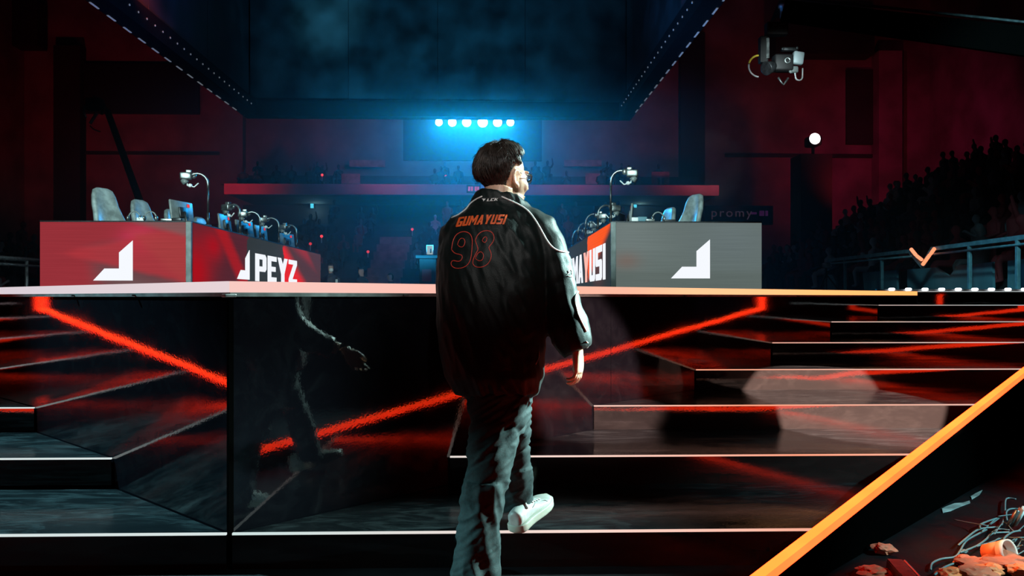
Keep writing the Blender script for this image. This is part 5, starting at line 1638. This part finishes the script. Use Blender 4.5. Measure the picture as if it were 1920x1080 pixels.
for _ in range(420):         # stray hairs on the crown
    az = rnd.uniform(-PI, PI); t0 = rnd.uniform(.0, .5)
    strand(az, t0, t0 + rnd.uniform(.08, .22), .016, rnd.uniform(.026, .040), .0006, rnd.uniform(-.5, .5))
for _ in range(260):         # nape stubble
    az = PI + rnd.uniform(-1.0, 1.0)
    t0 = rnd.uniform(.94, 1.03)
    strand(az, t0, t0 + .05, .0005, .003, .0007, 0)
st.build('hair_strands', HAIR, hair, True)

# ---- glasses and eyes
gl = MB()
for s in (-1, 1):
    c = Vector((s * .033, .106, .008))
    gl.tube([HP(c.x + .022 * math.cos(a), c.y - .35 * abs(.022 * math.cos(a)) * (1 if s * math.cos(a) > 0 else 0), c.z + .017 * math.sin(a)) for a in (2 * PI * k / 20 for k in range(21))], .0014, 6)
    gl.tube([HP(s * .058, .098, .012), HP(s * .072, .070, .012), HP(s * .080, .020, .012), HP(s * .084, -.006, .014), HP(s * .081, -.018, -.002)], .0015, 6)
gl.tube([HP(-.009, .110, .012), HP(0, .113, .014), HP(.009, .110, .012)], .0013, 6)
go = gl.build('glasses', pbr('dark_spectacle_metal', (.08, .08, .09), .25, .8), person, True)
GLASS, nt, out = new_mat('clear_lens')
gb = N(nt, 'ShaderNodeBsdfGlass'); gb.inputs['IOR'].default_value = 1.45; gb.inputs['Roughness'].default_value = 0.0
gb.inputs['Color'].default_value = (.75, .8, .85, 1)
L(nt, gb.outputs[0], out.inputs['Surface'])
for s in (-1, 1):
    c = Vector((s * .033, .105, .008))
    l = MB(); l.ell(HP(c.x, c.y - .004, c.z), (.021, .002, .016), 18, 6, Rh); l.build('lens', GLASS, go, True)
    e = MB(); e.ell(HP(s * .031, .080, .006), (.013, .013, .012), 14, 10, Rh); e.ell(HP(s * .031, .0915, .006), (.0055, .0028, .0055), 12, 6, Rh)
    e.build('eye', pbr('eye_white', (.75, .72, .70), .2), person, True)
# ================================================================== LIGHT AND HAZE
W = bpy.data.worlds.new('world'); S.world = W; W.use_nodes = True
W.node_tree.nodes['Background'].inputs['Color'].default_value = (0.25, .30, .36, 1)
W.node_tree.nodes['Background'].inputs['Strength'].default_value = 0.0
TEAL = (.72, 1.0, .97)
# follow light from high on the right, slightly beyond the walking person
spot('key_spot', (5.8, 5.8, 4.6), (.14, 3.3, 1.42), 7200, (.66, 1.0, .94), 14, .5, .10)
spot('key_spot', (6.0, 5.3, 3.2), (.05, 3.2, .55), 10500, (.60, 1.0, .95), 14, .6, .10)
spot('low_left_fill_spot', (-5.2, 2.9, 1.9), (-.25, 3.1, .10), 1700, (.45, .95, 1.0), 9, .6, .2)  # fill added low at the left for the trouser legs
# fill light added behind the viewer to bring out the jacket print
spot('hall_fill_spot', (.8, -5.0, 5.2), (-.03, 3.3, 1.46), 1500, (1.0, .97, .93), 6.2, 1.0, .1)
# cool light over the left stairs and over the booths
spot('left_stair_spot', (-6.0, 5.6, 5.2), (-2.2, 3.75, .2), 9500, (.36, .90, 1.0), 26, .6, .15)
spot('left_booth_spot', (-2.5, 1.5, 5.2), (-4.9, 13.4, 2.5), 7000, TEAL, 24, .8, .3)
spot('right_booth_spot', (-1.0, 1.5, 5.2), (2.3, 13.0, 2.5), 6500, TEAL, 17, .8, .3)
spot('crane_fill_spot', (3.0, 6.0, 4.0), J(1460, 122), 3500, (.80, 1.0, 1.0), 6.5, .6, .2)  # unseen lamp added to brighten the crane camera
spot('strip_fill_spot', (1.72, 3.5, .75), (2.22, 3.45, 0), 65, (1.0, .40, .14), 62, 1.0, .1)  # lamp added to strengthen the orange strip's glow on the litter
spot('heap_fill_spot', (6.5, 0.2, 4.5), (2.5, 3.65, 0), 4200, (.45, .95, 1.0), 20, .8, .1)  # extra cool lamp added to lift the dark cable heap
# round patterns thrown on the right stairs
spot('pattern_spot', (2.2, -4.0, 5.5), (2.28, 5.2, .45), 125000, (1.0, .62, .50), 6.0, .06, .02)
spot('pattern_spot', (3.3, -3.0, 5.5), (.60, 5.0, .58), 42000, (1.0, .62, .54), 6.0, .25, .05)
# red wash on the rear and side walls
RED = (1.0, .03, .06)
for x, z, e in ((-21, 6, 900), (-13, 5, 900), (-5, 7.5, 700), (4, 7.5, 700), (11, 5, 900), (18, 6, 1000)):
    spot('red_wall_wash', (x, 37, z), (x * 1.03, Yw, 11), e * .36, RED, 95, 1.0, .3)
spot('red_wall_wash', (15, 36, 12), (23, 44, 8), 700, (1.0, .03, .18), 80, 1.0, .3)
spot('violet_balcony_wash', (-1.3, 27, 8.5), ((g0 + g1) / 2, Yg, (gz0 + gz1) / 2), 1100, (.62, .20, .85), 70, 1.0, .3)
spot('red_crowd_wash', (3.5, 15, 7.5), (11.5, 19, 2.5), 800, (1.0, .10, .12), 70, 1.0, .3)
spot('teal_rail_wash', (4.6, 8.0, 5.3), (8.9, 14.0, 1.2), 1500, (.35, .9, 1.0), 42, .9, .3)
spot('red_crowd_wash', (-6, 14, 7.0), (-13, 24, 2.5), 600, (1.0, .10, .08), 60, 1.0, .3)
spot('crowd_wash', (-1.5, 26, 9), (-2.0, 37, 3), 60, (.75, .45, .9), 50, 1.0, .3)
spot('left_rail_fill_spot', (-4.5, 9.0, 4.5), (-9.8, 16.8, 1.6), 1500, (.75, .95, 1.0), 16, .9, .2)  # lamp added to make the left railing visible
# unseen blue lamps added to tint the hanging screen
spot('blue_screen_fill_spot', (-1.5, 16.5, 1.5), (-1.6, Yb, 7.6), 2600, (.02, .38, .75), 75, 1.0, .3)
spot('blue_screen_fill_spot', (-6.2, 14.0, 1.5), (-4.3, Yb, 8.6), 6000, (.10, .55, .80), 13, 1.0, .2)
spot('blue_screen_fill_spot', (-1.0, 13.5, 1.5), (xr - .2, 15.5, 8.5), 1500, (.03, .25, .80), 60, 1.0, .3)
spot('blue_screen_fill_spot', (-1.5, 13.5, 1.5), (xl + .2, 15.0, 8.5), 700, (.02, .12, .70), 60, 1.0, .3)
# haze in the air over the rear half of the stage
hz = MB(); hz.box2((-12, 13.0, .05), (9.5, 40.5, 12.0))
ho = hz.build('haze', [], None)
m, nt, out = new_mat('stage_haze')
vs = N(nt, 'ShaderNodeVolumeScatter')
vs.inputs['Density'].default_value = .010
vs.inputs['Anisotropy'].default_value = .70
vs.inputs['Color'].default_value = (.85, .95, 1, 1)
L(nt, vs.outputs[0], out.inputs['Volume'])
ho.data.materials.append(m)
tag(ho, 'thin blue lit stage haze around the lamp beams', 'haze', None, 'stuff')
